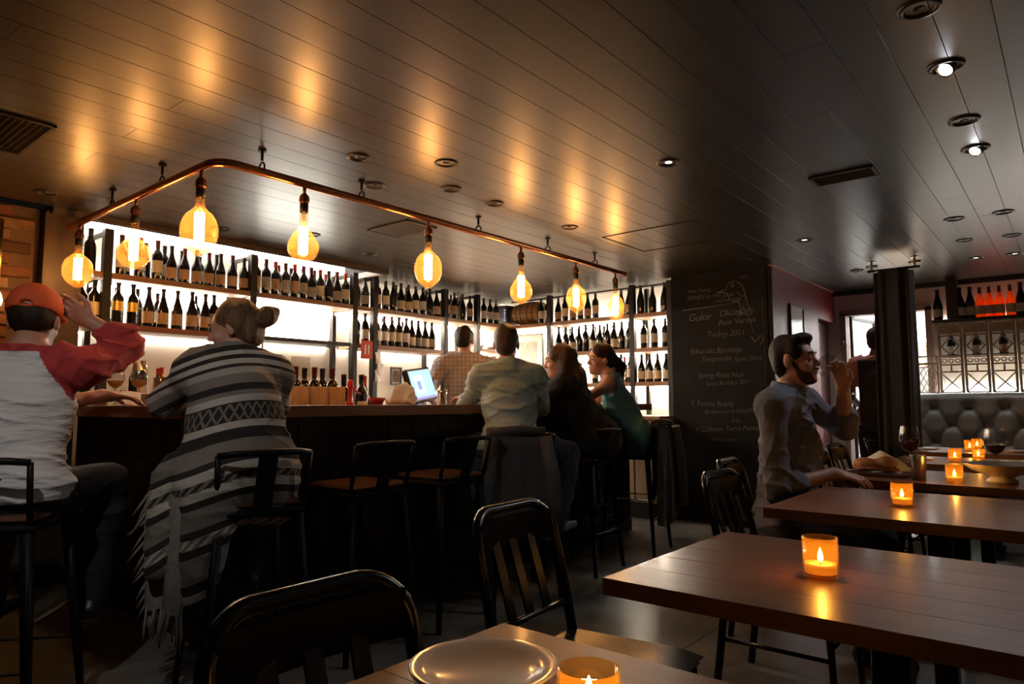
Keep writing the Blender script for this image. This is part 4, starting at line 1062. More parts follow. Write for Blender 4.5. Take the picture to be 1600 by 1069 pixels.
wom, g = figure(P,(-2.60,1.43,0),160,'woman in striped knit cardigan with hair in a bun',m_skin,None,m_denim,m_shoe,wear=False,hands={'L':dict(d=(0.6,0.7,0),n=(0,0,-1),side=-1),'R':dict(d=(-0.6,0.7,0),n=(0,0,-1),side=1)},fem=True,seed=21)
lo,hi = bounds(P,ALLK,0.30); F = Field(lo,hi,0.0075); torso(F,P,0.03)
for sd in 'LR': limb_arm(F,P,sd,0.022,1.75,thick=0.95)
pz = P['pelvis']
F.ell(pz+np.array((0,-0.01,0.0)),(0.205,0.175,0.19),None,0.08); F.ell(pz+np.array((0,0.04,0.20)),(0.178,0.145,0.22),None,0.08)
F.cap(pz+np.array((-0.10,-0.10,-0.05)),pz+np.array((-0.14,-0.14,-0.44)),0.12,0.055,0.08); F.cap(pz+np.array((0.09,-0.08,-0.02)),pz+np.array((0.13,-0.09,-0.14)),0.11,0.08,0.08)
F.cap(pz+np.array((-0.20,0.05,-0.03)),pz+np.array((-0.27,-0.02,-0.34)),0.10,0.05,0.06)
F.cap(P['neck']-np.array((0,0.0,0.03)),P['neck']+np.array((0,0.0,0.045)),0.075,0.062,0.04)
F.ripple(0.005,8,22,crease=0.007); F.plane(P['neck']+np.array((0,0,0.055)),(0,0.35,1),box=(P['neck']-0.12,P['neck']+0.2))
cd = link('knit_cardigan',F.mesh('knit_cardigan',m_knit),None,wom)
# fringed panel hanging on her left
m_fringe = M('pale_wool',(0.24,0.215,0.19),0.95,noise=(40,0.2),bump=(160,0.4))
def pan(u,v):
    q = 0.022*math.sin(u*11+v*3)+0.010*math.sin(u*23)
    return (-0.15-0.13*u*(1-0.3*v)-0.05*math.sqrt(v)+q*math.sqrt(v), -0.17+0.26*u+0.02*v, 0.90-0.55*v*(1-0.12*u)-0.06*u+0.02*math.sin(u*5))
pn = MB().grid(pan,14,22).grid(lambda u,v:(pan(u,v)[0]-0.008,pan(u,v)[1]+0.004,pan(u,v)[2]),14,22).build('fringed_panel',m_fringe,wom)
for i in range(16):
    u = i/15; a = Vector(pan(u,1.0)); b = a+Vector((rnd.uniform(-0.02,0.01),rnd.uniform(-0.01,0.01),-rnd.uniform(0.07,0.13)))
    MB().tube([a+Vector((0,0,0.01)),(a+b)/2+Vector((rnd.uniform(-0.01,0.01),0,0)),b],[0.005,0.006,0.003],5).build('fringe',m_fringe,pn)
for i in range(12):
    v = 0.08+0.9*i/12; a = Vector(pan(1.0,v)); b = a+Vector((-0.045+rnd.uniform(-0.02,0.01),rnd.uniform(0.0,0.03),-rnd.uniform(0.05,0.09)))
    MB().tube([a,(a+b)/2,b],[0.005,0.006,0.003],5).build('fringe',m_fringe,pn)
def h_(F,H,A):
    F.ell(H((0,-0.020,0.040)),(0.084,0.098,0.092),A,0.02); F.ell(H((0,-0.06,-0.02)),(0.07,0.06,0.07),A,0.03)
    F.ell(H((0,0.10,-0.045)),(0.085,0.07,0.105),A,0.015,sub=True)
    F.ell(H((0.0,-0.145,0.030)),(0.050,0.045,0.048),A,0.012); F.ell(H((0.02,-0.165,0.05)),(0.03,0.03,0.03),A,0.01)
hair_mesh(wom,g,h_,m_hair_sandy,rip=0.004)
eyes(wom,g)

# ------------------------------------------------------------------ 3 man in the pale green shirt
m_green = M('pale_green_shirt',(0.38,0.48,0.47),0.8,noise=(10,0.06),bump=(14,0.5,0.03))
P = seat_pose(0.77,0.15,0.18,0,0.405,bulk=0.97,headrot=rotm(-14,-6,0),head_up=0.15,headfwd=0.05,spread=0.15,foot=0.30,
    elR=(0.235,0.26,1.10),wrR=(0.08,0.46,1.16), elL=(-0.24,0.28,1.10),wrL=(-0.22,0.50,1.155))
P['knR'] = np.array((0.40,0.20,0.80)); P['anR'] = np.array((0.30,0.05,0.42)); P['toeR'] = np.array((0.7,0.7,0))
mg, g = figure(P,(-2.62,3.18,0),140,'man in pale green shirt seen from behind at the bar',m_skin,m_green,m_jeans,m_shoe,sleeve=(1.75,1.6),collar=True,
    hands={'R':dict(d=(-0.7,0.7,0),n=(0,0,-1),side=1,curl=35),'L':dict(d=(-0.5,0.85,0),n=(0,0,-1),side=-1,curl=35)},seed=31,hem=0.84,rip=0.004,crease=0.012)
def h_(F,H,A):
    F.ell(H((0,-0.020,0.042)),(0.082,0.100,0.088),A,0.02); F.ell(H((0,-0.055,-0.025)),(0.066,0.055,0.06),A,0.03)
    F.ell(H((0,0.115,-0.055)),(0.095,0.085,0.12),A,0.015,sub=True)
    for sx in (-1,1): F.ell(H((sx*0.086,0.0,-0.02)),(0.02,0.03,0.045),A,0.01,sub=True)
hair_mesh(mg,g,h_,m_hair_brown)
# grey jacket over the stool back
jk = empty('grey_jacket',(-2.46,3.02,0),R(60)); tag(jk,'grey jacket draped over the stool back behind the green shirt','jacket')
def drape(w,t,zt,zb,flare,fold,seed):
    g_ = random.Random(seed); ph = [g_.uniform(0,6) for _ in range(4)]
    def fn(u,v):
        a = (u-0.5)*2
        if v < 0.12: q = v/0.12; y = t*math.cos(q*math.pi/2); z = zt-(1-math.sin((1-q)*math.pi/2))*0.02
        z = zt-(zt-zb)*v; y = -t*min(1,v/0.1)**0.5
        wv = fold*min(1,v*2)*(math.sin(a*7+ph[0])+0.6*math.sin(a*13+ph[1]+v*2))
        return (a*w*(1+flare*v)+0.01*math.sin(v*8+ph[2]), y-wv-0.05*v*flare, z+0.02*math.sin(a*3+ph[3])*(v))
    return fn
m_jacket = M('grey_wool_jacket',(0.075,0.072,0.074),0.9,noise=(14,0.2),bump=(90,0.2))
d1 = drape(0.17,0.035,0.955,0.36,0.25,0.010,4); d2 = drape(0.17,-0.03,0.955,0.45,0.2,0.008,6)
MB().grid(d1,22,26).grid(lambda u,v:tuple(np.array(d1(u,v))+np.array((0,0.010,0))),22,26).build('back_panel',m_jacket,jk)
MB().grid(d2,18,20).grid(lambda u,v:tuple(np.array(d2(u,v))-np.array((0,0.010,0))),18,20).build('front_panel',m_jacket,jk)
MB().tube([(-0.17,0,0.955),(0,-0.004,0.965),(0.17,0,0.955)],0.028,8).build('collar',m_jacket,jk)
MB().tube([(0.16,-0.04,0.93),(0.20,-0.06,0.7),(0.215,-0.07,0.40)],[0.04,0.045,0.04],8).build('sleeve',m_jacket,jk)
MB().tube([(-0.16,-0.04,0.93),(-0.19,-0.06,0.7),(-0.20,-0.05,0.42)],[0.04,0.045,0.04],8).build('sleeve',m_jacket,jk)

# ------------------------------------------------------------------ 4 woman in black
m_blk = M('black_sweater',(0.012,0.011,0.011),0.9,noise=(14,0.2),bump=(120,0.2))
P = seat_pose(0.75,0.22,0.165,0,0.36,headrot=rotm(26,-6,4),head_up=0.14,headfwd=0.05,spread=0.12,foot=0.28,
    elL=(-0.24,0.44,1.13),wrL=(-0.06,0.56,1.17), elR=(0.22,0.42,1.13),wrR=(0.04,0.58,1.17)); P['bulk'] = 1.12
wb_, g = figure(P,(-2.58,4.06,0),194,'woman in black sweater with long brown hair, face in profile',m_skin,m_blk,m_denim,m_shoe,sleeve=(1.9,1.9),
    hands={'L':dict(d=(0.7,0.6,0.3),n=(0,0,-1),side=-1,curl=40),'R':dict(d=(-0.7,0.6,0.2),n=(0,0,-1),side=1,curl=40)},fem=True,seed=41,rip=0.008,shirt_inf=0.024,shirt_name='sweater')
def h_(F,H,A):
    F.ell(H((0,-0.020,0.036)),(0.090,0.104,0.094),A,0.02); F.ell(H((0,-0.075,-0.06)),(0.085,0.07,0.14),A,0.04); F.ell(H((0.0,-0.12,-0.18)),(0.095,0.06,0.14),A,0.04)
    for sx in (-1,1): F.ell(H((sx*0.07,-0.02,-0.07)),(0.030,0.055,0.13),A,0.02)
    F.ell(H((0,0.115,-0.045)),(0.080,0.080,0.115),A,0.015,sub=True)
hair_mesh(wb_,g,h_,m_hair_brown,rip=0.004,ext=0.4)
eyes(wb_,g)

# ------------------------------------------------------------------ 5 woman in teal
m_teal = M('teal_knit_top',(0.10,0.24,0.23),0.85,noise=(14,0.1),bump=(120,0.2))
P = seat_pose(0.75,0.20,0.165,-4,0.40,headrot=rotm(38,-4,-10),head_up=0.145,headfwd=0.07,spread=0.12,foot=0.28,
    elL=(-0.22,0.40,1.12),wrL=(-0.12,0.58,1.165), elR=(0.22,0.36,1.12),wrR=(0.08,0.56,1.165))
wt, g = figure(P,(-2.60,4.66,0),204,'woman in sleeveless teal top with dark ponytail turning to her friend',m_skin,m_teal,m_denim,m_shoe,sleeve=(0.0,0.0),
    hands={'L':dict(d=(0.5,0.8,0.1),n=(0,0,-1),side=-1,curl=30),'R':dict(d=(-0.5,0.8,0),n=(0,0,-1),side=1,curl=30)},fem=True,seed=51,rip=0.004,shirt_name='top',carve=((P['shL']+np.array((-0.02,0,0.0)),0.105),(P['shR']+np.array((0.02,0,0.0)),0.105)))
# carve the armholes: bare shoulders
def h_(F,H,A):
    F.ell(H((0,-0.020,0.038)),(0.083,0.098,0.090),A,0.02); F.ell(H((0,-0.06,-0.01)),(0.072,0.06,0.07),A,0.03)
    F.ell(H((0,0.110,-0.045)),(0.088,0.080,0.112),A,0.015,sub=True)
    F.cap(H((0,-0.115,0.01)),H((0.02,-0.19,-0.07)),0.035,0.045,0.02); F.cap(H((0.02,-0.19,-0.07)),H((0.04,-0.21,-0.24)),0.045,0.025,0.03)
hair_mesh(wt,g,h_,m_hair_dark,rip=0.004,ext=0.4)
eyes(wt,g)
ck = empty('olive_coat',(-2.42,4.70,0),R(100)); tag(ck,'olive brown coat hung over the farthest occupied bar stool','coat')
m_olive = M('olive_coat_cloth',(0.075,0.062,0.040),0.9,noise=(14,0.25),bump=(60,0.3))
d1 = drape(0.19,0.035,0.96,0.24,0.22,0.014,14); d2 = drape(0.18,-0.03,0.96,0.42,0.15,0.010,16)
MB().grid(d1,22,26).grid(lambda u,v:tuple(np.array(d1(u,v))+np.array((0,0.012,0))),22,26).build('back_panel',m_olive,ck)
MB().grid(d2,18,20).grid(lambda u,v:tuple(np.array(d2(u,v))-np.array((0,0.012,0))),18,20).build('front_panel',m_olive,ck)
MB().tube([(-0.18,0,0.96),(0,-0.004,0.972),(0.18,0,0.96)],0.03,8).build('collar',m_olive,ck)
MB().tube([(0.17,-0.045,0.94),(0.22,-0.07,0.68),(0.24,-0.08,0.34)],[0.045,0.05,0.045],8).build('sleeve',m_olive,ck)

# ------------------------------------------------------------------ 6 bartender
def check_material(name,c1,c2,sc):
    m = bpy.data.materials.new(name); m.use_nodes = True; nt = m.node_tree; N = nt.nodes; Lk = nt.links; b = N['Principled BSDF']; b.inputs['Roughness'].default_value = 0.85
    tc = N.new('ShaderNodeTexCoord'); mixs = []
    for ax,d in (('X',0),('Z',2)):
        w = N.new('ShaderNodeTexWave'); w.wave_type = 'BANDS'; w.bands_direction = ax; w.inputs['Scale'].default_value = sc; Lk.new(tc.outputs['Object'],w.inputs[0]); mixs.append(w.outputs['Fac'])
    mm = N.new('ShaderNodeMath'); mm.operation = 'MULTIPLY'; Lk.new(mixs[0],mm.inputs[0]); Lk.new(mixs[1],mm.inputs[1])
    mx = N.new('ShaderNodeMixRGB'); mx.inputs[1].default_value = (*c1,1); mx.inputs[2].default_value = (*c2,1); Lk.new(mm.outputs[0],mx.inputs[0]); Lk.new(mx.outputs[0],b.inputs['Base Color'])
    n = N.new('ShaderNodeTexNoise'); n.inputs['Scale'].default_value = 14; Lk.new(tc.outputs['Object'],n.inputs[0]); bp = N.new('ShaderNodeBump'); bp.inputs['Strength'].default_value = 0.4; bp.inputs['Distance'].default_value = 0.01
    Lk.new(n.outputs[0],bp.inputs['Height']); Lk.new(bp.outputs[0],b.inputs['Normal']); return m
m_check = check_material('fine_check_shirt',(0.36,0.33,0.36),(0.60,0.56,0.56),9.0)
def stand_pose(hgt=1.77, sh=0.20, twist=0, lean=0.0, **kw):
    k = hgt/1.77
    P = dict(pelvis=np.array((0,0,0.98*k)),chest=np.array((0,0.0+lean*0.5,1.27*k)),neck=np.array((0,-0.01+lean,1.50*k)),head=np.array((0,0.03+lean,1.65*k)),
        shR=np.array((sh,-0.01+lean,1.44*k)),shL=np.array((-sh,-0.01+lean,1.44*k)),hipR=np.array((0.10,0,0.95*k)),hipL=np.array((-0.10,0,0.95*k)),
        knR=np.array((0.11,0.02,0.51*k)),knL=np.array((-0.11,0.02,0.51*k)),anR=np.array((0.115,-0.02,0.08)),anL=np.array((-0.115,-0.02,0.08)),
        elR=np.array((sh+0.06,-0.03,1.14*k)),elL=np.array((-sh-0.06,-0.03,1.14*k)),wrR=np.array((sh+0.02,0.18,1.02*k)),wrL=np.array((-sh-0.02,0.18,1.02*k)),headrot=rotm())
    for q,v in kw.items(): P[q] = np.array(v,float) if isinstance(v,(tuple,list)) else v
    return P
P = stand_pose(1.77,0.20,headrot=rotm(-22,-8,0),elL=(-0.31,-0.02,1.20),wrL=(-0.24,0.22,1.12))
bt, g = figure(P,(-4.0,4.22,0),138,'bartender in checked short-sleeved shirt seen from behind',m_skin2,m_check,m_denim,m_shoe,sleeve=(0.8,0.8),collar=True,
    hands={'R':dict(d=(-0.3,0.9,-0.2),n=(0,0,-1),side=1,curl=30),'L':dict(d=(0.3,0.9,-0.2),n=(0,0,-1),side=-1,curl=30)},seed=61,hem=0.86,rip=0.006)
def h_(F,H,A):
    F.ell(H((0,-0.020,0.044)),(0.080,0.098,0.084),A,0.02); F.ell(H((0,-0.05,-0.02)),(0.066,0.055,0.055),A,0.03)
    F.ell(H((0,0.115,-0.055)),(0.095,0.085,0.12),A,0.015,sub=True)
    for sx in (-1,1): F.ell(H((sx*0.086,0.0,-0.02)),(0.02,0.03,0.045),A,0.01,sub=True)
hair_mesh(bt,g,h_,m_hair_dark)

# ------------------------------------------------------------------ 7 man drinking at the table
m_oxford = M('grey_blue_shirt',(0.15,0.15,0.185),0.85,noise=(10,0.06),bump=(16,0.45,0.02))
P = seat_pose(0.46,0.03,0.20,-6,0.545,bulk=1.08,headrot=rotm(-4,4,0),head_up=0.15,headfwd=0.035,spread=0.14,foot=0.0,knee_fwd=0.42,
    elR=(0.25,0.05,0.73),wrR=(0.05,0.24,0.795)); P['anR'][2] = P['anL'][2] = 0.08
g = Fig(P); mouth = g.hd((0,0.100,-0.062)); gdir = nv((0.06,-0.74,-0.67)); bowl_c = mouth-gdir*0.07
P['wrL'] = bowl_c+np.array((-0.050,0.045,-0.125)); P['elL'] = np.array((-0.24,0.235,0.985))
dr, g = figure(P,(-1.12,3.42,0),2,'bearded man in grey-blue shirt drinking from a glass',m_skin,m_oxford,m_denim,m_shoe,sleeve=(1.30,1.30),collar=True,
    hands={'R':dict(d=(-0.15,0.95,-0.15),n=(-0.2,0,-1),side=1,curl=22),'L':dict(d=(0.22,-0.10,0.95),n=(0.85,-0.25,-0.15),side=1,curl=38,thumb=50)},seed=71,rip=0.003,crease=0.009,h=0.0055)
def h_(F,H,A):
    F.ell(H((0,-0.022,0.044)),(0.080,0.100,0.090),A,0.02); F.ell(H((0,-0.05,-0.02)),(0.068,0.058,0.065),A,0.03)
    F.ell(H((0,0.118,-0.055)),(0.095,0.085,0.125),A,0.012,sub=True)
    F.ell(H((0,0.052,0.104)),(0.058,0.040,0.026),A,0.02)
    for sx in (-1,1): F.ell(H((sx*0.086,0.0,-0.02)),(0.02,0.03,0.045),A,0.01,sub=True)
hair_mesh(dr,g,h_,m_hair_dark,rip=0.004)
def b_(F,H,A):
    F.ell(H((0,0.040,-0.070)),(0.054,0.052,0.052),A,0.02); F.ell(H((0,0.074,-0.100)),(0.024,0.020,0.02),A,0.02)
    for sx in (-1,1): F.cap(H((sx*0.062,0.010,-0.01)),H((sx*0.048,0.035,-0.07)),0.008,0.014,0.015)
    F.cap(H((-0.022,0.094,-0.047)),H((0.022,0.094,-0.047)),0.006,0.006,0.01)
    F.ell(H((0,0.098,-0.062)),(0.026,0.02,0.010),A,0.006,sub=True)
hair_mesh(dr,g,b_,m_hair_brown,name='beard',h=0.0045,ext=0.16,rip=0.0015)
eyes(dr,g,True)
# shirt placket and buttons lying on the shirt front
zz_ = [0.80+0.03*i for i in range(13)]; pk = [(0.0,hit(g.shirt,0.0,z)+0.001,z) for z in zz_]
MB().grid(lambda u,v: (lambda p: (p[0]+(u-0.5)*0.032,p[1]+0.001-0.004*abs(u-0.5),p[2]))(pk[min(12,int(round(v*12)))]),2,12).build('placket',m_oxford,dr)
for i in (2,5,8,11): link('button',MB().cyl((0.0,pk[i][1]-0.002,pk[i][2]),(0,pk[i][1]+0.004,pk[i][2]),0.0055,n=8).mesh('button'),m_paper,dr)
MW = Matrix.Rotation(R(2-90),3,'Z'); _m = MW@Vector(mouth)+Vector((-1.12,3.42,0)); _d = (MW@Vector(gdir)).normalized()
GLASS_POS = _m-_d*(0.215*0.85)+_d*0.004; GLASS_ROT = _d.to_track_quat('Z','Y').to_euler()

# ------------------------------------------------------------------ 8 server in the kitchen doorway
m_polo = M('dark_red_polo',(0.42,0.20,0.18),0.85,noise=(10,0.1))
m_apron = M('black_apron',(0.010,0.010,0.011),0.85)
P = stand_pose(1.80,0.175,headrot=rotm(-10,-8,0),elL=(-0.27,-0.02,1.20),wrL=(-0.20,0.22,1.10))
sv, g = figure(P,(-1.39,6.95,0),96,'person in black vest standing in the kitchen doorway by the curtain',m_skin3,m_polo,m_apron,m_shoe,sleeve=(0.85,0.85),hands={'L':dict(d=(0.3,0.9,-0.2),n=(0,0,-1),side=-1)},seed=81,hem=0.9,h=0.008)
F = Field(*bounds(P,['pelvis','chest','neck'],0.3),0.009); torso(F,P,0.042); F.plane(P['neck']-np.array((0,0,0.02)),(0,0,1))
for sx in (-1,1): F.plane((sx*0.155,0,0),(sx,0,0.15*0))
F.plane((0,0,0.82),(0,0,-1)); link('vest',F.mesh('vest',m_apron),None,sv)
def h_(F,H,A):
    F.ell(H((0,-0.020,0.044)),(0.082,0.100,0.088),A,0.02); F.ell(H((0,-0.05,-0.03)),(0.068,0.058,0.065),A,0.03); F.ell(H((0,0.115,-0.055)),(0.095,0.085,0.12),A,0.015,sub=True)
hair_mesh(sv,g,h_,m_hair_dark)

# ================================================================== things on the bar
def lathe_thing(name, prof, mat, loc, label, cat, group=None, n=20):
    return tag(MB().lathe(prof,n=n).build(name,mat,None,loc),label,cat,group)
def wine_glass(loc, fill, fillmat, label, group, tilt=None, sc=1.0, n=24):
    prof = [(0.034,0.0),(0.033,0.002),(0.008,0.006),(0.0035,0.012),(0.0033,0.085),(0.008,0.093),(0.030,0.108),(0.043,0.135),(0.045,0.155),(0.040,0.19),(0.034,0.215)]
    g_ = MB().lathe(prof,n=n).build('wine_glass',m_glass,None,loc); g_.scale = (sc,)*3
    tag(g_,label,'wine glass',group)
    if fill:
        top = {1:(0.0435,0.138),2:(0.0445,0.160)}[fill]
        MB().lathe([(0.0,0.096),(0.008,0.0965),(0.029,0.110),(0.042,0.135)]+([top] if fill==2 else [])+[(0.0,top[1])],n=n).build('wine',fillmat,g_)
    if tilt: g_.rotation_euler = tilt
    return g_
def tumbler(loc, label, r=0.036, h=0.085, mat=None, group='tumblers on the bar'):
    t = MB().lathe([(0.0,0.004),(r*0.86,0.004),(r*0.95,h),(r,h),(r*0.9,0.0),(0.0,0.0)],n=18).build('tumbler',mat or m_glass,None,loc)
    tag(t,label,'glass',group); return t
BT = 1.1105
wine_glass((-4.36,1.62,BT),1,m_amberwine,'round wine glass with amber drink, left one on the bar','wine glasses on the bar end',sc=1.08)
wine_glass((-4.33,1.74,BT),1,m_amberwine,'round wine glass with amber drink, right one on the bar','wine glasses on the bar end',sc=1.12)
BB = 'bottles standing on the end of the bar'
bottle((-4.80,1.90,BT),0,'bordeaux','green','bare','cork','green cork-topped bottle, tallest left one at the bar end',BB,0.95)
bottle((-4.58,1.86,BT),0,'bordeaux','green','white','cork','green cork-topped bottle with white label at the bar end',BB,0.95)
bottle((-4.50,1.92,BT),0,'bordeaux','dark','white','red','small red-capped bottle nearest the cork-topped pair',BB,0.78)
bottle((-4.36,1.88,BT),0,'bordeaux','amber','bare','red','amber red-capped bottle, middle of the small bottles',BB,0.78)
bottle((-4.27,1.92,BT),0,'bordeaux','amber','bare','red','amber red-capped bottle beside the glass jar',BB,0.76)
bottle((-4.02,1.93,BT),0,'bordeaux','dark','grey','red','red-capped bottle closest to cardigan woman’s sleeve',BB,0.78)
bottle((-3.86,1.92,BT),0,'burgundy','green','bare','black','green bottle rising behind the cardigan woman’s arm',BB,1.05)
tumbler((-4.02,1.74,BT),'wide clear glass jar among the small bottles',0.05,0.16,group=None)
tumbler((-4.62,1.58,BT),'left clear tumbler on the bar beside the man’s arm')
tumbler((-4.50,1.60,BT),'right clear tumbler on the bar beside the man’s arm')
mn = empty('menu_booklet',(-3.92,1.53,BT),R(-20)); tag(mn,'tan leather menu booklet propped open on the bar','menu')
m_tan = M('tan_leather',(0.42,0.22,0.11),0.6,noise=(20,0.15))
MB().bar((-0.09,0.0,0.003),(-0.02,0.02,0.075),0.004,0.13,(0,1,0)).build('cover',m_tan,mn); MB().bar((0.06,0.0,0.003),(-0.016,0.02,0.075),0.004,0.13,(0,1,0)).build('cover',m_tan,mn)
MB().bar((0.064,-0.0,0.006),(-0.01,0.02,0.074),0.002,0.12,(0,1,0)).build('page',m_paper,mn)
nb = empty('napkin_box',(-3.62,1.58,BT),R(12)); tag(nb,'low brown wooden napkin box on the bar','box')
MB().box((-0.10,-0.06,0),(0.10,0.06,0.012)).box((-0.10,-0.06,0.012),(0.10,-0.052,0.06)).box((-0.10,0.052,0.012),(0.10,0.06,0.06)).box((-0.10,-0.052,0.012),(-0.092,0.052,0.06)).box((0.092,-0.052,0.012),(0.10,0.052,0.06)).build('tray',m_shelfwood,nb)
MB().box((-0.085,-0.045,0.012),(0.085,0.045,0.05),0.004).build('napkins',M('brown_napkin',(0.4,0.28,0.17),0.9),nb)
tag(MB().box((-0.11,-0.08,0),(0.11,0.08,0.002)).build('paper_sheet',m_paper,None,(-3.70,1.47,BT)),'white paper sheet lying at the bar edge','paper')
# wooden crates of bottles on the service ledge
m_crate = M_wood('crate_wood',(0.42,0.27,0.14),(0.60,0.42,0.24),0.6,(10,10,2))
for i,(y,lb) in enumerate(((2.31,'wooden bottle crate nearest the cardigan woman'),(2.44,'middle wooden bottle crate behind the bar'),(2.57,'wooden bottle crate nearest the red opener'))):
    c_ = empty('bottle_crate',(-3.62,y,0.971)); tag(c_,lb,'crate','wooden crates behind the bar')
    MB().box((-0.11,-0.055,0.0),(0.11,0.055,0.05)).build('base',m_crate,c_)
    for a,b in (((-0.11,-0.058,0.05),(0.11,-0.048,0.25)),((-0.11,0.048,0.05),(0.11,0.058,0.25)),((-0.11,-0.048,0.05),(-0.10,0.048,0.25)),((0.10,-0.048,0.05),(0.11,0.048,0.25))): MB().box(a,b,0.002).build('side_panel',m_crate,c_)
    for j,x in enumerate((-0.052,0.052)):
        bottle((-3.62+x,y,1.022),0,'bordeaux','dark','bare',('black','burgundy')[j],f'dark bottle in the {("left","middle","right")[i]} crate, {("rear","front")[j]}','bottles in the wooden crates',1.06)
BL = 'loose bottles behind the bar'
bottle((-3.64,2.71,0.971),0,'bordeaux','dark','white','black','dark bottle with white label right of the crates',BL,1.12)
bottle((-3.60,2.82,0.971),0,'bordeaux','dark','cream','black','dark bottle with cream label left of the red opener',BL,1.12)
bottle((-3.70,2.92,0.971),0,'burgundy','dark','white','red','red-necked bottle right of the red opener',BL,1.12)
op = empty('bottle_opener',(-3.40,2.58,BT)); tag(op,'red lever cork puller standing on the bar','opener')
m_redm = M('red_enamel',(0.55,0.03,0.02),0.3,coat=0.4)
MB().lathe([(0.0,0),(0.024,0),(0.024,0.012),(0.016,0.02),(0.014,0.10),(0.020,0.11),(0.020,0.145),(0.010,0.155),(0.0,0.156)],n=16).build('column',m_redm,op)
MB().bar((0,0.0,0.13),(0.0,0.06,0.07),0.012,0.010).build('lever',m_redm,op); MB().lathe([(0,-0.01),(0.010,-0.006),(0.010,0.006),(0,0.01)],(0,0.065,0.066),n=10).build('knob',m_plastic,op)
bk = empty('wire_basket',(-3.66,3.06,0.971)); tag(bk,'dark wire basket on the ledge left of the monitor','basket')
for z in (0.0,0.06,0.12,0.18): MB().tube([(0.09*math.cos(a),0.09*math.sin(a),z) for a in [2*math.pi*i/20 for i in range(20)]],0.003,5,closed=True).build('ring',m_steel,bk)
for i in range(12): a = 2*math.pi*i/12; MB().cyl((0.09*math.cos(a),0.09*math.sin(a),0),(0.09*math.cos(a),0.09*math.sin(a),0.18),0.002,n=5).build('wire',m_steel,bk)
lathe_thing('snack_bowl',[(0,0.003),(0.03,0.004),(0.055,0.045),(0.058,0.045),(0.035,0.0),(0,0)],M('red_bowl_glaze',(0.4,0.03,0.03),0.3),(-3.42,2.80,BT),'small red bowl on the bar left of the napkin','bowl')
F = Field((-0.14,-0.14,-0.005),(0.14,0.14,0.16),0.006)
F.ell((0.0,-0.035,0.045),(0.045,0.045,0.065),None,0.02); F.ell((0.01,0.045,0.05),(0.05,0.04,0.07),None,0.02); F.ell((-0.01,0.0,0.02),(0.075,0.10,0.03),None,0.03); F.cap((0.0,-0.02,0.09),(0.0,0.04,0.135),0.015,0.008,0.02)
F.ripple(0.004,3,50,crease=0.012); F.plane((0,0,0.0005),(0,0,-1))
tag(link('cloth_napkin',F.mesh('cloth_napkin',M('white_linen',(0.75,0.73,0.70),0.9,bump=(60,0.2))),None,None,(-3.30,2.90,BT)),'white cloth napkin heaped on the bar before the monitor','napkin')
# point-of-sale monitor
mo = empty('till_monitor',(-3.66,3.42,0.971),R(14)); tag(mo,'black till monitor with lit blue screen behind the bar','monitor')
MB().box((-0.12,-0.13,0),(0.12,0.13,0.11),0.008).build('base',m_plastic,mo); MB().box((-0.10,0.135,0.0),(0.08,0.33,0.12),0.006).build('receipt_printer',m_plastic,mo)
nk_ = MB().bar((-0.03,0,0.10),(-0.05,0,0.30),0.07,0.03,(1,0,0)).build('neck',m_plastic,mo)
hd_ = empty('screen_housing',(0,0,0.28)); hd_.parent = mo; hd_.rotation_euler = (R(7),R(-16),0)
MB().box((-0.045,-0.165,-0.12),(0.0,0.165,0.13),0.010).build('bezel',m_plastic,hd_)
MB().box((0.0,-0.145,-0.10),(0.0015,0.145,0.112)).build('screen',M_emit('screen_glow',(0.42,0.66,1.0),1.5),hd_)
MB().box((0.0016,-0.10,-0.06),(0.0022,0.02,0.075)).build('screen_window',M_emit('screen_pale',(0.75,0.92,0.95),1.7),hd_)
MB().box((0.0017,-0.07,-0.03),(0.0026,-0.02,0.035)).build('screen_window',M_emit('screen_slate',(0.25,0.42,0.75),1.3),hd_)
MB().box((0.0016,-0.145,-0.10),(0.0022,0.145,-0.085)).build('screen_window',M_emit('screen_violet',(0.45,0.35,0.95),1.2),hd_)
MB().box((-0.04,0.17,-0.02),(-0.015,0.22,0.07),0.004).build('card_reader',m_plastic,mo).location = (0,0,0.26)
tumbler((-3.10,3.06,BT),'short cut-glass tumbler on the bar left of the green shirt',0.034,0.09,group=None)
# sign, papers, frames
sg = empty('table_number_sign',(-5.10,4.05,1.62)); tag(sg,'orange-red card with two white strokes hanging from the shelf','sign')
MB().box((-0.004,-0.068,-0.085),(0.004,0.068,0.085),0.002).build('card',M('orange_red_card',(0.62,0.07,0.03),0.6),sg)
for y in (-0.02,0.02): MB().box((0.004,y-0.008,-0.045),(0.0055,y+0.008,0.045)).build('white_stroke',m_paper,sg)
pp = empty('pinned_papers',(-5.10,4.19,1.50)); tag(pp,'white paper slips pinned to the shelf post by the orange sign','paper')
for i,(y,z,a) in enumerate(((0.0,0.05,8),(0.015,-0.05,-12),(-0.01,-0.12,5))):
    o = MB().grid(lambda u,v:(0.012*math.sin(u*4+v*2)+0.004*i,(u-0.5)*0.08,(v-0.5)*0.11),6,6).build('paper_slip',m_paper,pp,(0.0,y,z)); o.rotation_euler = (R(a),0,0)
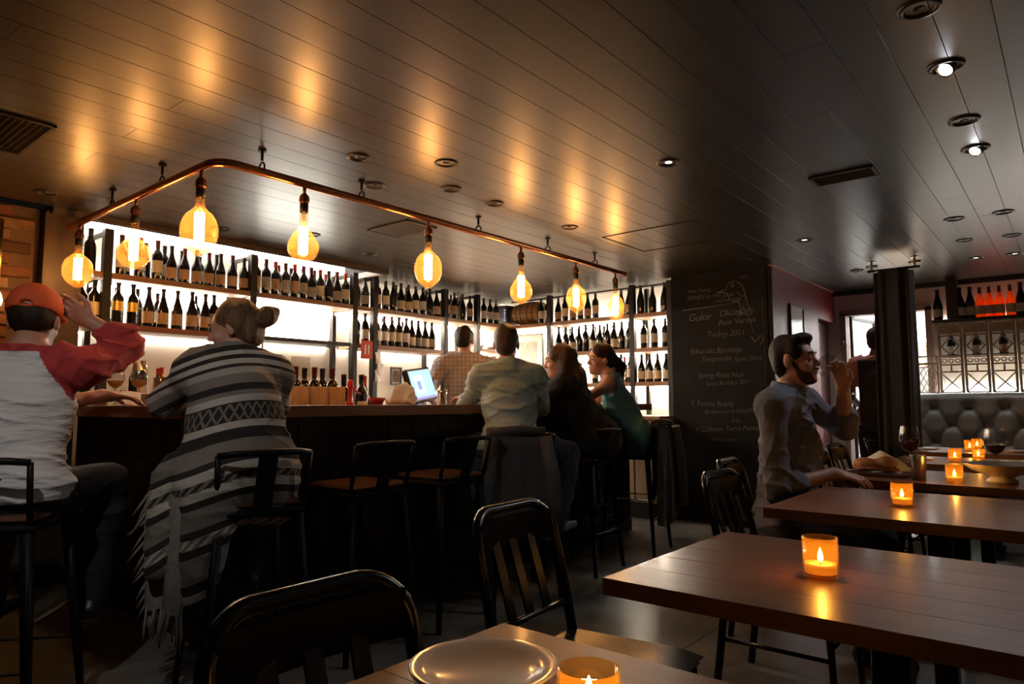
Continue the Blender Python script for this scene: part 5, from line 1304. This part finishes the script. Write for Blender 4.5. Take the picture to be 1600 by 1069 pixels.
def framed(name,loc,rz,w,h,label,matw,picm,cat='picture',fm=None):
    f = empty(name,loc,rz); tag(f,label,cat); fm = fm or m_plastic
    for a,b in (((-w/2,-0.018,-h/2),(w/2,0,-h/2+0.02)),((-w/2,-0.018,h/2-0.02),(w/2,0,h/2)),((-w/2,-0.018,-h/2+0.02),(-w/2+0.02,0,h/2-0.02)),((w/2-0.02,-0.018,-h/2+0.02),(w/2,0,h/2-0.02))): MB().box(a,b,0.002).build('frame',fm,f)
    MB().box((-w/2+0.02,-0.006,-h/2+0.02),(w/2-0.02,-0.003,h/2-0.02)).build('mat',m_paper,f)
    if picm: MB().box((-w/2+matw,-0.008,-h/2+matw),(w/2-matw,-0.0062,h/2-matw)).build('print',picm,f)
    return f
framed('small_picture_frame',(-5.465,4.72,1.40),R(90),0.15,0.19,'small dark framed picture on the wall beside the monitor',0.035,M('sepia_print',(0.16,0.13,0.10),0.5,noise=(25,0.6)))
framed('poster_frame',(-5.12,6.53,1.70),0,0.46,0.52,'white-matted framed print on the wall below the barrel',0.10,M('grey_print',(0.30,0.28,0.24),0.5,noise=(14,0.4)))
for i in range(2):
    tag(MB().box((-0.0015,-0.10,-0.13),(0.0015,0.10,0.13)).build('wall_notice',M('notice_paper',(0.62,0.55,0.46),0.7,noise=(90,0.15)),None,(-5.482,3.30+0.30*i,1.42)),('handwritten notice sheet on the wall behind the bar, left one','handwritten notice sheet on the wall behind the bar, right one')[i],'notice')
for i,(y,z,r) in enumerate(((5.78,1.731,0.075),(5.98,1.731,0.07),(5.77,1.551,0.045),(5.90,1.551,0.04),(6.03,1.551,0.05))):
    lathe_thing('ceramic_bowl' if i < 2 else 'glass_jar',[(0,0.004),(r*0.5,0.004),(r,r*0.6),(r*0.96,r*0.62),(r*0.45,0.012),(0,0.01)] if i < 2 else [(0,0),(r,0),(r,0.09),(r*0.8,0.1),(r*0.8,0.115),(0,0.115)],M('stone_glaze',(0.35,0.33,0.28),0.4) if i < 2 else M_trans('jar_glass',(0.5,0.45,0.35),0.3),(-5.26,y,z),
        ['left grey bowl on the small corner shelf','right grey bowl on the small corner shelf','left jar on the lower corner shelf','middle jar on the lower corner shelf','right jar on the lower corner shelf'][i],'bowl' if i < 2 else 'jar','crockery on the corner shelves')
am = empty('amplifier',(-5.32,6.33,2.031)); tag(am,'dark audio box with blue lights on the corner of the top shelf','amplifier')
MB().box((-0.10,-0.10,0),(0.10,0.10,0.26),0.006).build('case',m_plastic,am)
for i in range(5): MB().cyl((0.07,-0.10,0.08+0.03*i),(0.07,-0.104,0.08+0.03*i),0.006,n=8).build('indicator_light',M_emit('blue_led',(0.3,0.4,1.0),3.0),am)
# barrel
br = empty('oak_barrel',(-4.98,6.38,2.040)); tag(br,'small oak barrel with dark hoops lying on the top shelf','barrel')
m_oak = M_wood('oak_staves',(0.30,0.17,0.07),(0.46,0.28,0.13),0.5,(2,20,20),rand=0.15)
def brr(x): return 0.137-0.030*(x/0.21)**2
for i in range(16):
    a0,a1 = 2*math.pi*i/16+0.01,2*math.pi*(i+1)/16-0.01
    V = []; F_ = []
    xs = [-0.21+0.42*j/8 for j in range(9)]
    for x in xs:
        for r_,a in ((brr(x),a0),(brr(x)*1.012,(a0+a1)/2),(brr(x),a1),(brr(x)-0.012,(a0+a1)/2)): V.append((x,r_*math.cos(a),0.139+r_*math.sin(a)))
    for j in range(8):
        for k in range(4): F_.append((j*4+k,j*4+(k+1)%4,(j+1)*4+(k+1)%4,(j+1)*4+k))
    MB().add(V,F_,False).build('stave',m_oak,br)
for x in (-0.19,-0.12,-0.05,0.05,0.12,0.19):
    r = brr(x)+0.002; MB().tube([(x,r*math.cos(a),0.139+r*math.sin(a)) for a in [2*math.pi*i/28 for i in range(28)]],0.007,6,closed=True,flat=0.5).build('hoop',m_steel,br)
for x in (-0.2,0.2): MB().cyl((x,0,0.139),(x+0.006,0,0.139),0.105,n=24).build('barrel_head',m_oak,br)
# flowers on the bar
vz = empty('flower_vase',(-3.30,4.72,BT)); tag(vz,'vase of yellow-green flowers on the bar behind the women','vase')
MB().lathe([(0,0),(0.05,0),(0.065,0.06),(0.05,0.14),(0.04,0.17),(0.045,0.18),(0.036,0.18),(0.03,0.14),(0,0.02)],n=18).build('vase',m_ceramic,vz)
m_leaf = M('green_leaf',(0.10,0.16,0.03),0.6,rand=0.3); m_petal = M('yellow_petal',(0.70,0.52,0.08),0.7,rand=0.25)
def blossom(p,s):
    b = MB()
    for k in range(3):
        for i in range(6):
            a = 2*math.pi*(i+0.5*k)/6; e = 0.5+0.35*k; d = Vector((math.cos(a)*math.cos(e),math.sin(a)*math.cos(e),math.sin(e)))
            t = Vector((-math.sin(a),math.cos(a),0)); q = Vector(p)
            b.add([q,q+d*s*0.6+t*s*0.28,q+d*s+Vector((0,0,-0.1*s)),q+d*s*0.6-t*s*0.28],[(0,1,2,3)],True)
    return b
for i in range(22):
    a = rnd.uniform(0,6.28); r = rnd.uniform(0.02,0.19); z = 0.36-0.5*r*r/0.19+rnd.uniform(-0.05,0.06)
    p = (r*math.cos(a),r*math.sin(a),z)
    st = MB().tube([(0.01*math.cos(a),0.01*math.sin(a),0.15),(r*0.5*math.cos(a),r*0.5*math.sin(a),z*0.75),p],0.0025,5).build('stem',m_leaf,vz)
    (blossom(p,rnd.uniform(0.03,0.045)).build('blossom',m_petal if i%3 else m_leaf,st))
bottle((-3.25,4.40,BT),0,'bordeaux','dark','white','black','dark wine bottle on the bar between the couple and the flowers','loose bottle on the bar',0.95)
lathe_thing('glass_bowl',[(0,0.003),(0.04,0.004),(0.085,0.07),(0.088,0.07),(0.045,0.0),(0,0)],M('green_glaze',(0.3,0.34,0.25),0.3),(-3.22,3.70,BT),'pale green bowl on the bar before the woman in black','bowl')

# ================================================================== chalkboard writing
def chalk_text(s, x, z, size, shear=0.25, rot=0.0):
    c = bpy.data.curves.new('chalk_lettering','FONT'); c.body = s; c.size = size; c.shear = shear; c.space_character = 0.95; c.offset = -0.0012 if size > 0.05 else -0.0006; c.resolution_u = 3
    o = bpy.data.objects.new('chalk_lettering',c); col.objects.link(o); c.materials.append(m_chalk); o.parent = cb
    o.location = (x,6.1485,z); o.rotation_euler = (R(90),R(-rot),0)
for (s,x,z,sz) in (('Wine Tasting',-2.86,2.175,0.045),('WINES by the glass',-2.87,2.105,0.062),('and other things',-2.58,2.06,0.04),
    ('Gulor',-2.86,1.90,0.10),('Oküzgözü',-2.55,1.92,0.085),('Petit Verdot',-2.56,1.835,0.075),('Turkey 2011',-2.68,1.735,0.075),
    ('Eduardo Bermejo',-2.85,1.585,0.075),('Tempranillo',-2.74,1.505,0.065),('Spain 2014',-2.42,1.50,0.06),
    ('Spring Pinot Noir',-2.78,1.355,0.068),('Santa Barbara 2011',-2.70,1.275,0.058),
    ('Y Tenuta Rubilly',-2.86,1.09,0.068),('Barbaresco di Castello',-2.72,1.01,0.055),('Italy',-2.46,0.94,0.055),('Y Colleum Terra Nova',-2.82,0.84,0.068),('Santa Lucia',-2.66,0.765,0.055)):
    chalk_text(s,x,z,sz,rot=rnd.uniform(-1.5,3.0))
def chalk_line(pts,r=0.0028): MB().tube([(x,6.148,z) for x,z in pts],r,5).build('chalk_line',m_chalk,cb)
bx0,bz0 = -2.40,2.17
bird = [(-0.16,-0.02),(-0.07,0.0),(-0.06,0.04),(-0.03,0.065),(0.02,0.07),(0.06,0.05),(0.09,0.0),(0.105,-0.06),(0.12,-0.13),(0.15,-0.21),(0.165,-0.25),(0.13,-0.26),(0.10,-0.24),(0.06,-0.235),(0.045,-0.21),(0.06,-0.20),(0.05,-0.15),(0.04,-0.12),(-0.02,-0.115),(-0.05,-0.08),(-0.065,-0.03),(-0.16,-0.02)]
chalk_line([(bx0+a,bz0+b) for a,b in bird],0.0035)
chalk_line([(bx0+0.02+0.014*math.cos(t)-0.03,bz0+0.03+0.014*math.sin(t)) for t in [2*math.pi*i/12 for i in range(13)]],0.003)
chalk_line([(bx0+0.03,bz0-0.03),(bx0+0.06,bz0-0.07),(bx0+0.11,bz0-0.08)],0.003); chalk_line([(bx0+0.075,bz0-0.15),(bx0+0.085,bz0-0.2),(bx0+0.11,bz0-0.22)],0.003)
for k in range(5): a = R(30+30*k); chalk_line([(bx0+0.10+0.015*math.cos(a),bz0+0.08+0.015*math.sin(a)),(bx0+0.10+0.05*math.cos(a),bz0+0.08+0.05*math.sin(a))],0.002)
chalk_line([(-2.92,2.01),(-2.6,2.025),(-2.35,2.04)],0.002); chalk_line([(-2.24,2.06),(-2.14,2.065),(-2.13,1.2)],0.0015)
chalk_line([(-2.25,1.88),(-2.24,1.78),(-2.22,1.74)],0.002); chalk_line([(-2.25,1.72),(-2.22,1.66),(-2.19,1.69),(-2.16,1.72),(-2.14,1.69),(-2.17,1.63)],0.004)

# glossy picture on the red wall
framed('wall_picture',(-2.048,6.80,1.80),R(90),0.42,0.50,'glossy framed picture hanging on the red wall',0.03,M('pale_glossy_print',(0.75,0.72,0.72),0.12),'picture')

# ================================================================== curtain
cu = empty('curtain',(-1.16,6.58,0)); tag(cu,'dark floor-length curtain gathered on a short ceiling rod','curtain')
def cur(u,v):
    a = 2*math.pi*u; z = 2.24-2.2*v
    w = 0.150+0.018*v; d = 0.085
    f = 1+0.10*math.sin(7*a+2*v)+0.05*math.sin(13*a)
    x = w*math.copysign(abs(math.cos(a))**0.6,math.cos(a))*(1+0.02*math.sin(5*v)); y = d*math.sin(a)*f+0.022*math.sin(x*95)
    return (x-0.02*v, y, z+0.008*math.sin(3*a)*(v<0.01))
MB().grid(cur,72,16).build('cloth',m_curtain,cu)
MB().cyl((-0.20,0,2.262),(0.20,0,2.262),0.011,n=10).build('rod',m_steel,cu)
for sx in (-0.165,0.165):
    k = MB().cyl((sx,0,ZC),(sx,0,2.262),0.010,n=8).cyl((sx,0,ZC-0.008),(sx,0,ZC),0.03,n=12).build('bracket',m_silver,cu); MB().cyl((sx-0.045,0,2.305),(sx+0.045,0,2.305),0.012,n=8).build('cross_pipe',m_silver,k)
for i in range(6):
    x = -0.125+0.05*i; MB().tube([(x,0.018*math.cos(a),2.255+0.018*math.sin(a)) for a in [2*math.pi*j/12 for j in range(12)]],0.003,5,closed=True).build('ring',m_silver,cu)

# ================================================================== bench, rack and bottles at the back right
be = empty('tufted_bench',(0.1,7.5,0)); tag(be,'grey button-tufted leather bench back below the bottle rack','bench')
bx_a, bx_b, bz_a, bz_b = -1.25, 1.25, 0.46, 1.20
tx, tz = 0.27, 0.155
btn = []
r_ = 0; z = 1.075
while z > 0.5:
    x = bx_a+0.12+(tx/2 if r_%2 else 0)
    while x < bx_b: btn.append((x,z)); x += tx
    z -= tz; r_ += 1
BA = np.array(btn)
def tuft(x,z):
    d2 = ((BA[:,0]-x)/1.0)**2+((BA[:,1]-z)*1.0)**2
    dd = math.sqrt(d2.min())
    # creases on the diagonals between buttons
    u = (x-bx_a-0.12)/tx; w = (1.075-z)/(2*tz); p = (u+w); q = (u-w)
    cp = min(abs(p-round(p)),abs(q-round(q)))
    edge = min(1,(bz_b-z)/0.05)
    inside = 1.0 if z < 1.075 else 0.0
    h_ = 0.05*(1-math.exp(-(dd/0.05)**2)) + 0.018*(inside*(1-math.exp(-(cp/0.09)**2))+(1-inside))
    return h_*math.sqrt(max(0,edge))
def bpan(u,v):
    x = bx_a+(bx_b-bx_a)*u; z = bz_a+(bz_b-bz_a)*v
    return (x,-0.06-tuft(x,z),z)
MB().grid(bpan,170,56).build('tufted_back',m_leather,be)
MB().box((bx_a,-0.06,0.0),(bx_b,0.05,bz_b),0.01).build('back_board',m_dark,be)
MB().box((bx_a,-0.62,0.32),(bx_b,-0.06,0.46),0.03).build('seat',m_leather,be); MB().box((bx_a+0.02,-0.58,0),(bx_b-0.02,-0.06,0.32)).build('base',m_dark,be)
bme = MB().lathe([(0.0,-0.008),(0.010,-0.006),(0.014,0.0)],n=10).mesh('button'); bme.materials.append(m_leather)
for (x,z) in btn:
    o = link('button',bme,None,be,(x,-0.066,z)); o.rotation_euler = (R(-90),0,0)
# shelf with bottles above the rack
rk = empty('wall_shelf',(0.1,8.05,0)); tag(rk,'dark shelf of sparkling and orange bottles over the iron rack','shelf')
MB().box((-1.18,-0.13,1.905),(1.25,0.125,1.935),0.003).build('shelf_board',m_dark,rk)
MB().box((-1.05,-0.10,1.94),(-0.955,0.0,ZC-0.01)).build('post',m_dark,rk)
MB().box((-1.15,0.112,1.17),(1.25,0.125,1.90)).build('white_backing',m_white,rk)
MB().box((-1.15,0.085,1.205),(1.25,0.105,1.225)).build('led_strip',M_emit('rack_strip',(1.0,0.92,0.82),60.0),rk)
MB().box((-1.15,0.10,1.94),(1.25,0.115,1.955)).build('led_strip',M_emit('rack_strip_top',(1.0,0.76,0.62),26.0),rk)
MB().box((-1.15,-0.10,1.19),(1.25,0.10,1.205)).build('lower_board',m_dark,rk)
OB = 'bottles on the back right shelf'
for (x,sh_,bo,lb) in ((-1.03,'sparkling','dark','lone dark bottle left of the dark post'),(-0.84,'sparkling','green','green sparkling bottle first right of the dark post'),(-0.755,'sparkling','green','green sparkling bottle left of the orange bottles'),
    (-0.675,'burgundy','rose','first orange bottle from the left'),(-0.60,'burgundy','rose','second orange bottle from the left'),(-0.52,'burgundy','rose','third orange bottle from the left'),(-0.435,'burgundy','rose','fourth orange bottle, right of a small gap'),
    (-0.355,'sparkling','green','green sparkling bottle right of the orange bottles'),(-0.27,'sparkling','green','green sparkling bottle at the right edge of the shelf')):
    bottle((x,8.0,1.936),R(-90),sh_,bo,'grey',('burgundy' if bo=='rose' else 'black'),lb+', back right shelf',OB,1.0)
# cast iron panels with a bottle in each
pn0 = None
def iron_panel():
    p = empty('iron_panel'); w = 0.205; z0,z1 = 0.0,0.70; y = 0.0
    f = MB
    for x in (-w/2+0.011,w/2-0.011): f().box((x-0.011,-0.012,z0),(x+0.011,0.012,z1),0.002).build('upright',m_rack,p)
    for z in (0.0,0.20,0.27,0.36,0.56,0.685): f().box((-w/2,-0.010,z),(w/2,0.010,z+0.016),0.002).build('rail',m_rack,p)
    pl = f().box((-w/2+0.02,-0.014,0.585),(w/2-0.02,-0.006,0.672),0.002).build('plaque',m_rack,p)
    for z,l in ((0.650,0.06),(0.628,0.045),(0.605,0.06)): f().box((-l,-0.017,z-0.004),(l,-0.013,z+0.004)).build('raised_line',m_rack,pl)
    for a,b in (((0,0.375),(-0.075,0.46)),((-0.075,0.46),(0,0.55)),((0,0.55),(0.075,0.46)),((0.075,0.46),(0,0.375))): f().bar((a[0],0,a[1]),(b[0],0,b[1]),0.012,0.014,(0,1,0)).build('diamond_bar',m_rack,p)
    for x in (-0.055,0,0.055): f().tube([(x+0.019*math.cos(t),0,0.318+0.019*math.sin(t)) for t in [2*math.pi*i/14 for i in range(14)]],0.006,6,closed=True).build('ring',m_rack,p)
    f().box((-0.008,-0.008,0.20),(0.008,0.008,0.285)).build('mullion',m_rack,p)
    for a,b in (((-0.09,0.01),(0.0,0.10)),((0.0,0.10),(0.09,0.01)),((-0.09,0.20),(0.0,0.10)),((0.0,0.10),(0.09,0.20))): f().bar((a[0],0,a[1]),(b[0],0,b[1]),0.011,0.016,(0,1,0)).build('cross_bar',m_rack,p)
    f().box((-w/2+0.02,0.012,0.345),(w/2-0.02,0.12,0.358)).build('bottle_ledge',m_rack,p)
    return p
pos_ = ['leftmost iron rack panel beside the trellis','second iron rack panel from the trellis','third iron rack panel from the trellis','fourth iron rack panel from the trellis','fifth iron rack panel from the trellis']
for i in range(5):
    if pn0 is None: p_ = pn0 = iron_panel()
    else: p_ = copy_tree(pn0)
    p_.location = (-0.94+0.213*i,7.975,1.206); tag(p_,'ornate pale '+pos_[i],'rack panel','ornate iron rack panels above the bench')
    bottle((-0.94+0.213*i,8.045,1.566),R(-90),'burgundy','green' if i%2 else 'dark',('white','cream','tan','gold','white')[i],'gold',f'green bottle held in the {ORD[i]} iron panel from left','bottles inside the iron panels',0.92)
tr = empty('trellis_screen',(-1.155,7.94,1.20)); tag(tr,'pale diamond trellis screen between curtain and iron panels','screen')
for a,b in (((-0.11,-0.008,0),(-0.095,0.008,0.38)),((0.095,-0.008,0),(0.11,0.008,0.38)),((-0.095,-0.008,0.0),(0.095,0.008,0.015)),((-0.095,-0.008,0.29),(0.095,0.008,0.31)),((-0.095,-0.008,0.365),(0.095,0.008,0.38))): MB().box(a,b).build('frame_bar',m_rack,tr)
for i in range(-3,5):
    for s in (1,-1):
        x0 = -0.095+0.0475*i
        a = [x0,0.015]; b = [x0+0.19*0.72*1.0,0.29]
        # clip to the frame
        pts = []
        for t in [k/40 for k in range(41)]:
            x = a[0]+(b[0]-a[0])*t; z = a[1]+(b[1]-a[1])*t
            if -0.095 <= x <= 0.095: pts.append((x*s,0.003*s,z))
        if len(pts) > 3: MB().bar(pts[0],pts[-1],0.006,0.009,(0,1,0)).build('lath',m_rack,tr)

# ================================================================== kitchen seen through the doorway
kl = tag(MB().box((-0.9,-0.35,-0.02),(0.9,0.35,0.0)).build('ceiling_panel_light',M_emit('kitchen_panel',(0.95,0.98,1.0),E_KITCHEN),None,(-1.6,9.2,2.598)),'bright white panel light on the kitchen ceiling','ceiling light')
gd = empty('glass_door',(-1.90,8.24,0)); tag(gd,'glass kitchen door with black pull handle standing open','door')
gd.rotation_euler = (0,0,R(80))
MB().box((0.0,-0.004,0.05),(0.62,0.004,2.05)).build('pane',m_glass,gd)
for a,b in (((0,-0.015,0.02),(0.03,0.015,2.07)),((0.60,-0.015,0.02),(0.63,0.015,2.07)),((0.03,-0.015,0.02),(0.60,0.015,0.06)),((0.03,-0.015,2.03),(0.60,0.015,2.07))): MB().box(a,b,0.003).build('frame',m_steel,gd)
MB().cyl((0.50,-0.05,0.95),(0.50,-0.05,1.75),0.013,n=10).cyl((0.50,-0.05,1.0),(0.50,0,1.0),0.008,n=8).cyl((0.50,-0.05,1.7),(0.50,0,1.7),0.008,n=8).build('handle',m_plastic,gd)
ks = empty('kitchen_shelf',(-1.5,9.9,0)); tag(ks,'steel kitchen shelf stacked with brown boxes behind the server','shelf')
for z in (0.9,1.55): MB().box((-0.7,-0.22,z-0.02),(0.7,0.22,z)).build('shelf_board',m_silver,ks)
for x in (-0.68,0.68):
    for y in (-0.2,0.2): MB().cyl((x,y,0),(x,y,2.0),0.013,n=8).build('post',m_silver,ks)
m_card = M('brown_card',(0.45,0.30,0.17),0.8,rand=0.15)
for i in range(6): tag(MB().box((-0.2,-0.18,0),(0.2,0.18,0.05),0.002).build('flat_box',m_card,None,(-1.62+0.01*(i%3),9.88,1.551+0.051*i)),f'flat brown box, {ORD[i]} from the bottom of the kitchen stack','box','stack of flat boxes in the kitchen')
gb = lathe_thing('green_bin',[(0,0),(0.13,0),(0.16,0.42),(0.17,0.43),(0.15,0.43),(0.12,0.02),(0,0.02)],M('green_plastic',(0.15,0.42,0.25),0.5),(-1.36,8.75,0.6),'pale green bin on a low crate in the kitchen','bin')
tag(MB().box((-0.25,-0.22,0),(0.25,0.22,0.6),0.01).build('crate',m_silver,None,(-1.36,8.75,0.0)),'low steel crate under the green bin in the kitchen','crate')

# ================================================================== on the tables
def candle(loc, label, r=0.0355, h=0.084, power=0.45):
    c_ = empty('votive_candle',loc); tag(c_,label,'candle','amber glass votive candles on the tables')
    MB().lathe([(0.0,0.0),(r*0.93,0.0),(r,0.006),(r,h),(r-0.003,h),(r-0.003,0.010),(0,0.010)],n=28).build('glass_cup',m_amber,c_)
    MB().lathe([(0,0.0105),(r-0.0045,0.0105),(r-0.0045,0.030),(r*0.5,0.027),(0,0.026)],n=20).build('wax',m_wax,c_)
    MB().cyl((0,0,0.026),(0,0,0.034),0.0012,n=5).build('wick',m_plastic,c_)
    MB().lathe([(0,0.031),(0.0045,0.036),(0.0058,0.042),(0.0040,0.051),(0.0015,0.059),(0,0.062)],n=10).build('flame',m_flame,c_)
    ld = bpy.data.lights.new('candle_glow','POINT'); ld.energy = power; ld.color = (1.0,0.58,0.22); ld.shadow_soft_size = 0.008
    lo = bpy.data.objects.new('candle_glow',ld); col.objects.link(lo); lo.parent = c_; lo.location = (0,0,0.07)
TZ = 0.7505
candle((-0.44,1.56,TZ),'candle in a tumbler on the nearest large table')
candle((-0.445,0.675,TZ),'candle in amber cup beside the white plate',h=0.07)
candle((-0.50,2.78,TZ),'candle on the table before the drinking man')
candle((-0.45,3.70,TZ),'candle beside the steel cup and bowl')
candle((-0.60,5.00,TZ),'candle on the table beyond the wine glasses, left one')
candle((-0.50,5.22,TZ),'candle on the table beyond the wine glasses, right one',h=0.075)
candle((-0.64,6.15,TZ),'candle on the farthest table, nearer one')
candle((-0.62,6.42,TZ),'candle on the farthest table, rearmost near the bench')
lathe_thing('dinner_plate',[(0,0.004),(0.060,0.004),(0.075,0.010),(0.099,0.018),(0.102,0.017),(0.101,0.014),(0.078,0.005),(0.06,0.0),(0,0.0)],m_ceramic,(-0.645,0.72,TZ),'white plate at the corner of the foreground table','plate',n=48)
lathe_thing('steel_cup',[(0,0.003),(0.026,0.003),(0.033,0.118),(0.035,0.119),(0.035,0.116),(0.028,0.0),(0,0)],m_silver,(-0.60,3.76,TZ),'brushed steel cup on the table left of the candle','cup',n=28)
wine_glass((-0.70,4.16,TZ),2,m_wine,'large red wine glass behind the steel cup','red wine glasses on the table',sc=1.12)
wine_glass((-0.335,4.24,TZ),1,m_wine,'large red wine glass behind the white bowl','red wine glasses on the table',sc=1.10)
bw_ = lathe_thing('serving_bowl',[(0,0.0),(0.06,0.0),(0.062,0.012),(0.045,0.025),(0.06,0.034),(0.12,0.058),(0.155,0.085),(0.158,0.088),(0.150,0.086),(0.11,0.062),(0.0,0.045)],m_ceramic,(-0.285,3.86,TZ),'wide footed white bowl at the right edge of the table','bowl',n=40)
sb = empty('sandwich_board',(-0.80,3.92,TZ),R(-8)); tag(sb,'dark serving board with a sandwich wrapped in paper','food')
MB().box((-0.15,-0.11,0),(0.15,0.11,0.018),0.004).build('board',M_wood('dark_board',(0.05,0.022,0.012),(0.09,0.04,0.02),0.5,(3,18,18)),sb)
m_bun = M('toasted_bun',(0.50,0.24,0.07),0.6,noise=(30,0.3),bump=(60,0.3))
F = Field((-0.14,-0.10,0.0),(0.12,0.10,0.12),0.005); F.ell((-0.05,-0.03,0.055),(0.065,0.045,0.026),None,0.01); F.ell((0.03,0.0,0.058),(0.06,0.05,0.03),None,0.01); F.ripple(0.004,3,60); link('bun',F.mesh('bun',m_bun),None,sb)
F = Field((-0.14,-0.10,0.0),(0.12,0.10,0.08),0.005); F.ell((-0.04,-0.03,0.032),(0.072,0.05,0.014),None,0.01); F.ell((0.03,0.0,0.030),(0.068,0.055,0.014),None,0.01); F.ripple(0.006,4,80); link('filling',F.mesh('filling',M('sandwich_filling',(0.30,0.09,0.04),0.5,noise=(50,0.5))),None,sb)
MB().grid(lambda u,v:(-0.10+0.22*u+0.02*math.sin(v*5),0.04+0.05*v+0.01*math.sin(u*9),0.02+0.10*v*(1-abs(u-0.45)*1.3)),14,8).grid(lambda u,v:(-0.10+0.22*u+0.02*math.sin(v*5),0.041+0.05*v+0.01*math.sin(u*9),0.02+0.10*v*(1-abs(u-0.45)*1.3)),14,8).grid(lambda u,v:(-0.13+0.25*u,-0.09+0.15*v,0.0195+0.004*math.sin(u*11+v*7)),12,8).build('wrapping_paper',m_paper,sb)
for i,(x,y,lb) in enumerate(((-0.92,6.2,'white side plate at the left of the farthest table'),(-0.35,6.25,'white side plate at the right of the farthest table'),(-0.80,5.10,'white side plate on the table beyond the wine glasses'),(-0.30,5.15,'white side plate at the right, beyond the bowl'))):
    lathe_thing('side_plate',[(0,0.003),(0.05,0.003),(0.085,0.013),(0.088,0.012),(0.055,0.0),(0,0)],m_ceramic,(x,y,TZ),lb,'plate','side plates on the far tables',n=32)
# the glass in the drinking man's hand
wine_glass(GLASS_POS,0,None,'wine glass tipped to the drinking man’s lips',None,tilt=GLASS_ROT,sc=0.85)
# fill spots added outside the frame to brighten the backs along the bar
downlight(-1.55,0.05,'on','added fill downlight above the camera side of the aisle',aim_at(-1.55,0.05,(-2.8,0.95,1.22)),E_SPOT*2.1,44,(1.0,0.93,0.86))
downlight(-1.55,-0.95,'on','added fill downlight at the near end of the aisle',aim_at(-1.55,-0.95,(-2.6,3.2,1.2)),E_SPOT*3.4,26,(1.0,0.93,0.86))

# brass lamp arm on the brick wall at the far left
sc_ = empty('wall_sconce',(-5.03,1.17,0)); tag(sc_,'thin brass lamp rod on the brick wall at the left edge','wall lamp')
m_brass = M('brass',(0.6,0.38,0.14),0.3,1.0)
MB().cyl((0.05,0.0,1.80),(0.05,0.0,2.24),0.010,n=8).build('rod',m_brass,sc_)
MB().cyl((-0.02,0.0,2.24),(0.05,0.0,2.24),0.007,n=8).cyl((0.05,0.0,2.24),(0.05,-0.12,2.24),0.007,n=8).build('arm',m_brass,sc_)
MB().lathe([(0.0,1.70),(0.022,1.715),(0.028,1.745),(0.020,1.78),(0.010,1.80)],(0.05,0,0),n=14).build('bulb',M_emit('sconce_bulb',(1.0,0.62,0.28),6.0),sc_)

gl = empty('globe_stand',(-3.62,2.12,0.971)); tag(gl,'small clear amber globe on a thin stem behind the cardigan woman','ornament')
MB().lathe([(0,0),(0.05,0),(0.05,0.008),(0.008,0.016),(0.005,0.03),(0.005,0.62),(0.012,0.63)],n=16).build('stem',m_brass,gl)
MB().lathe([(0.012,0.628)]+[(0.034*math.sin(t),0.664-0.036*math.cos(t)) for t in [0.35+ (math.pi-0.35)*i/12 for i in range(13)]],n=20).build('globe',m_bulbglass,gl)
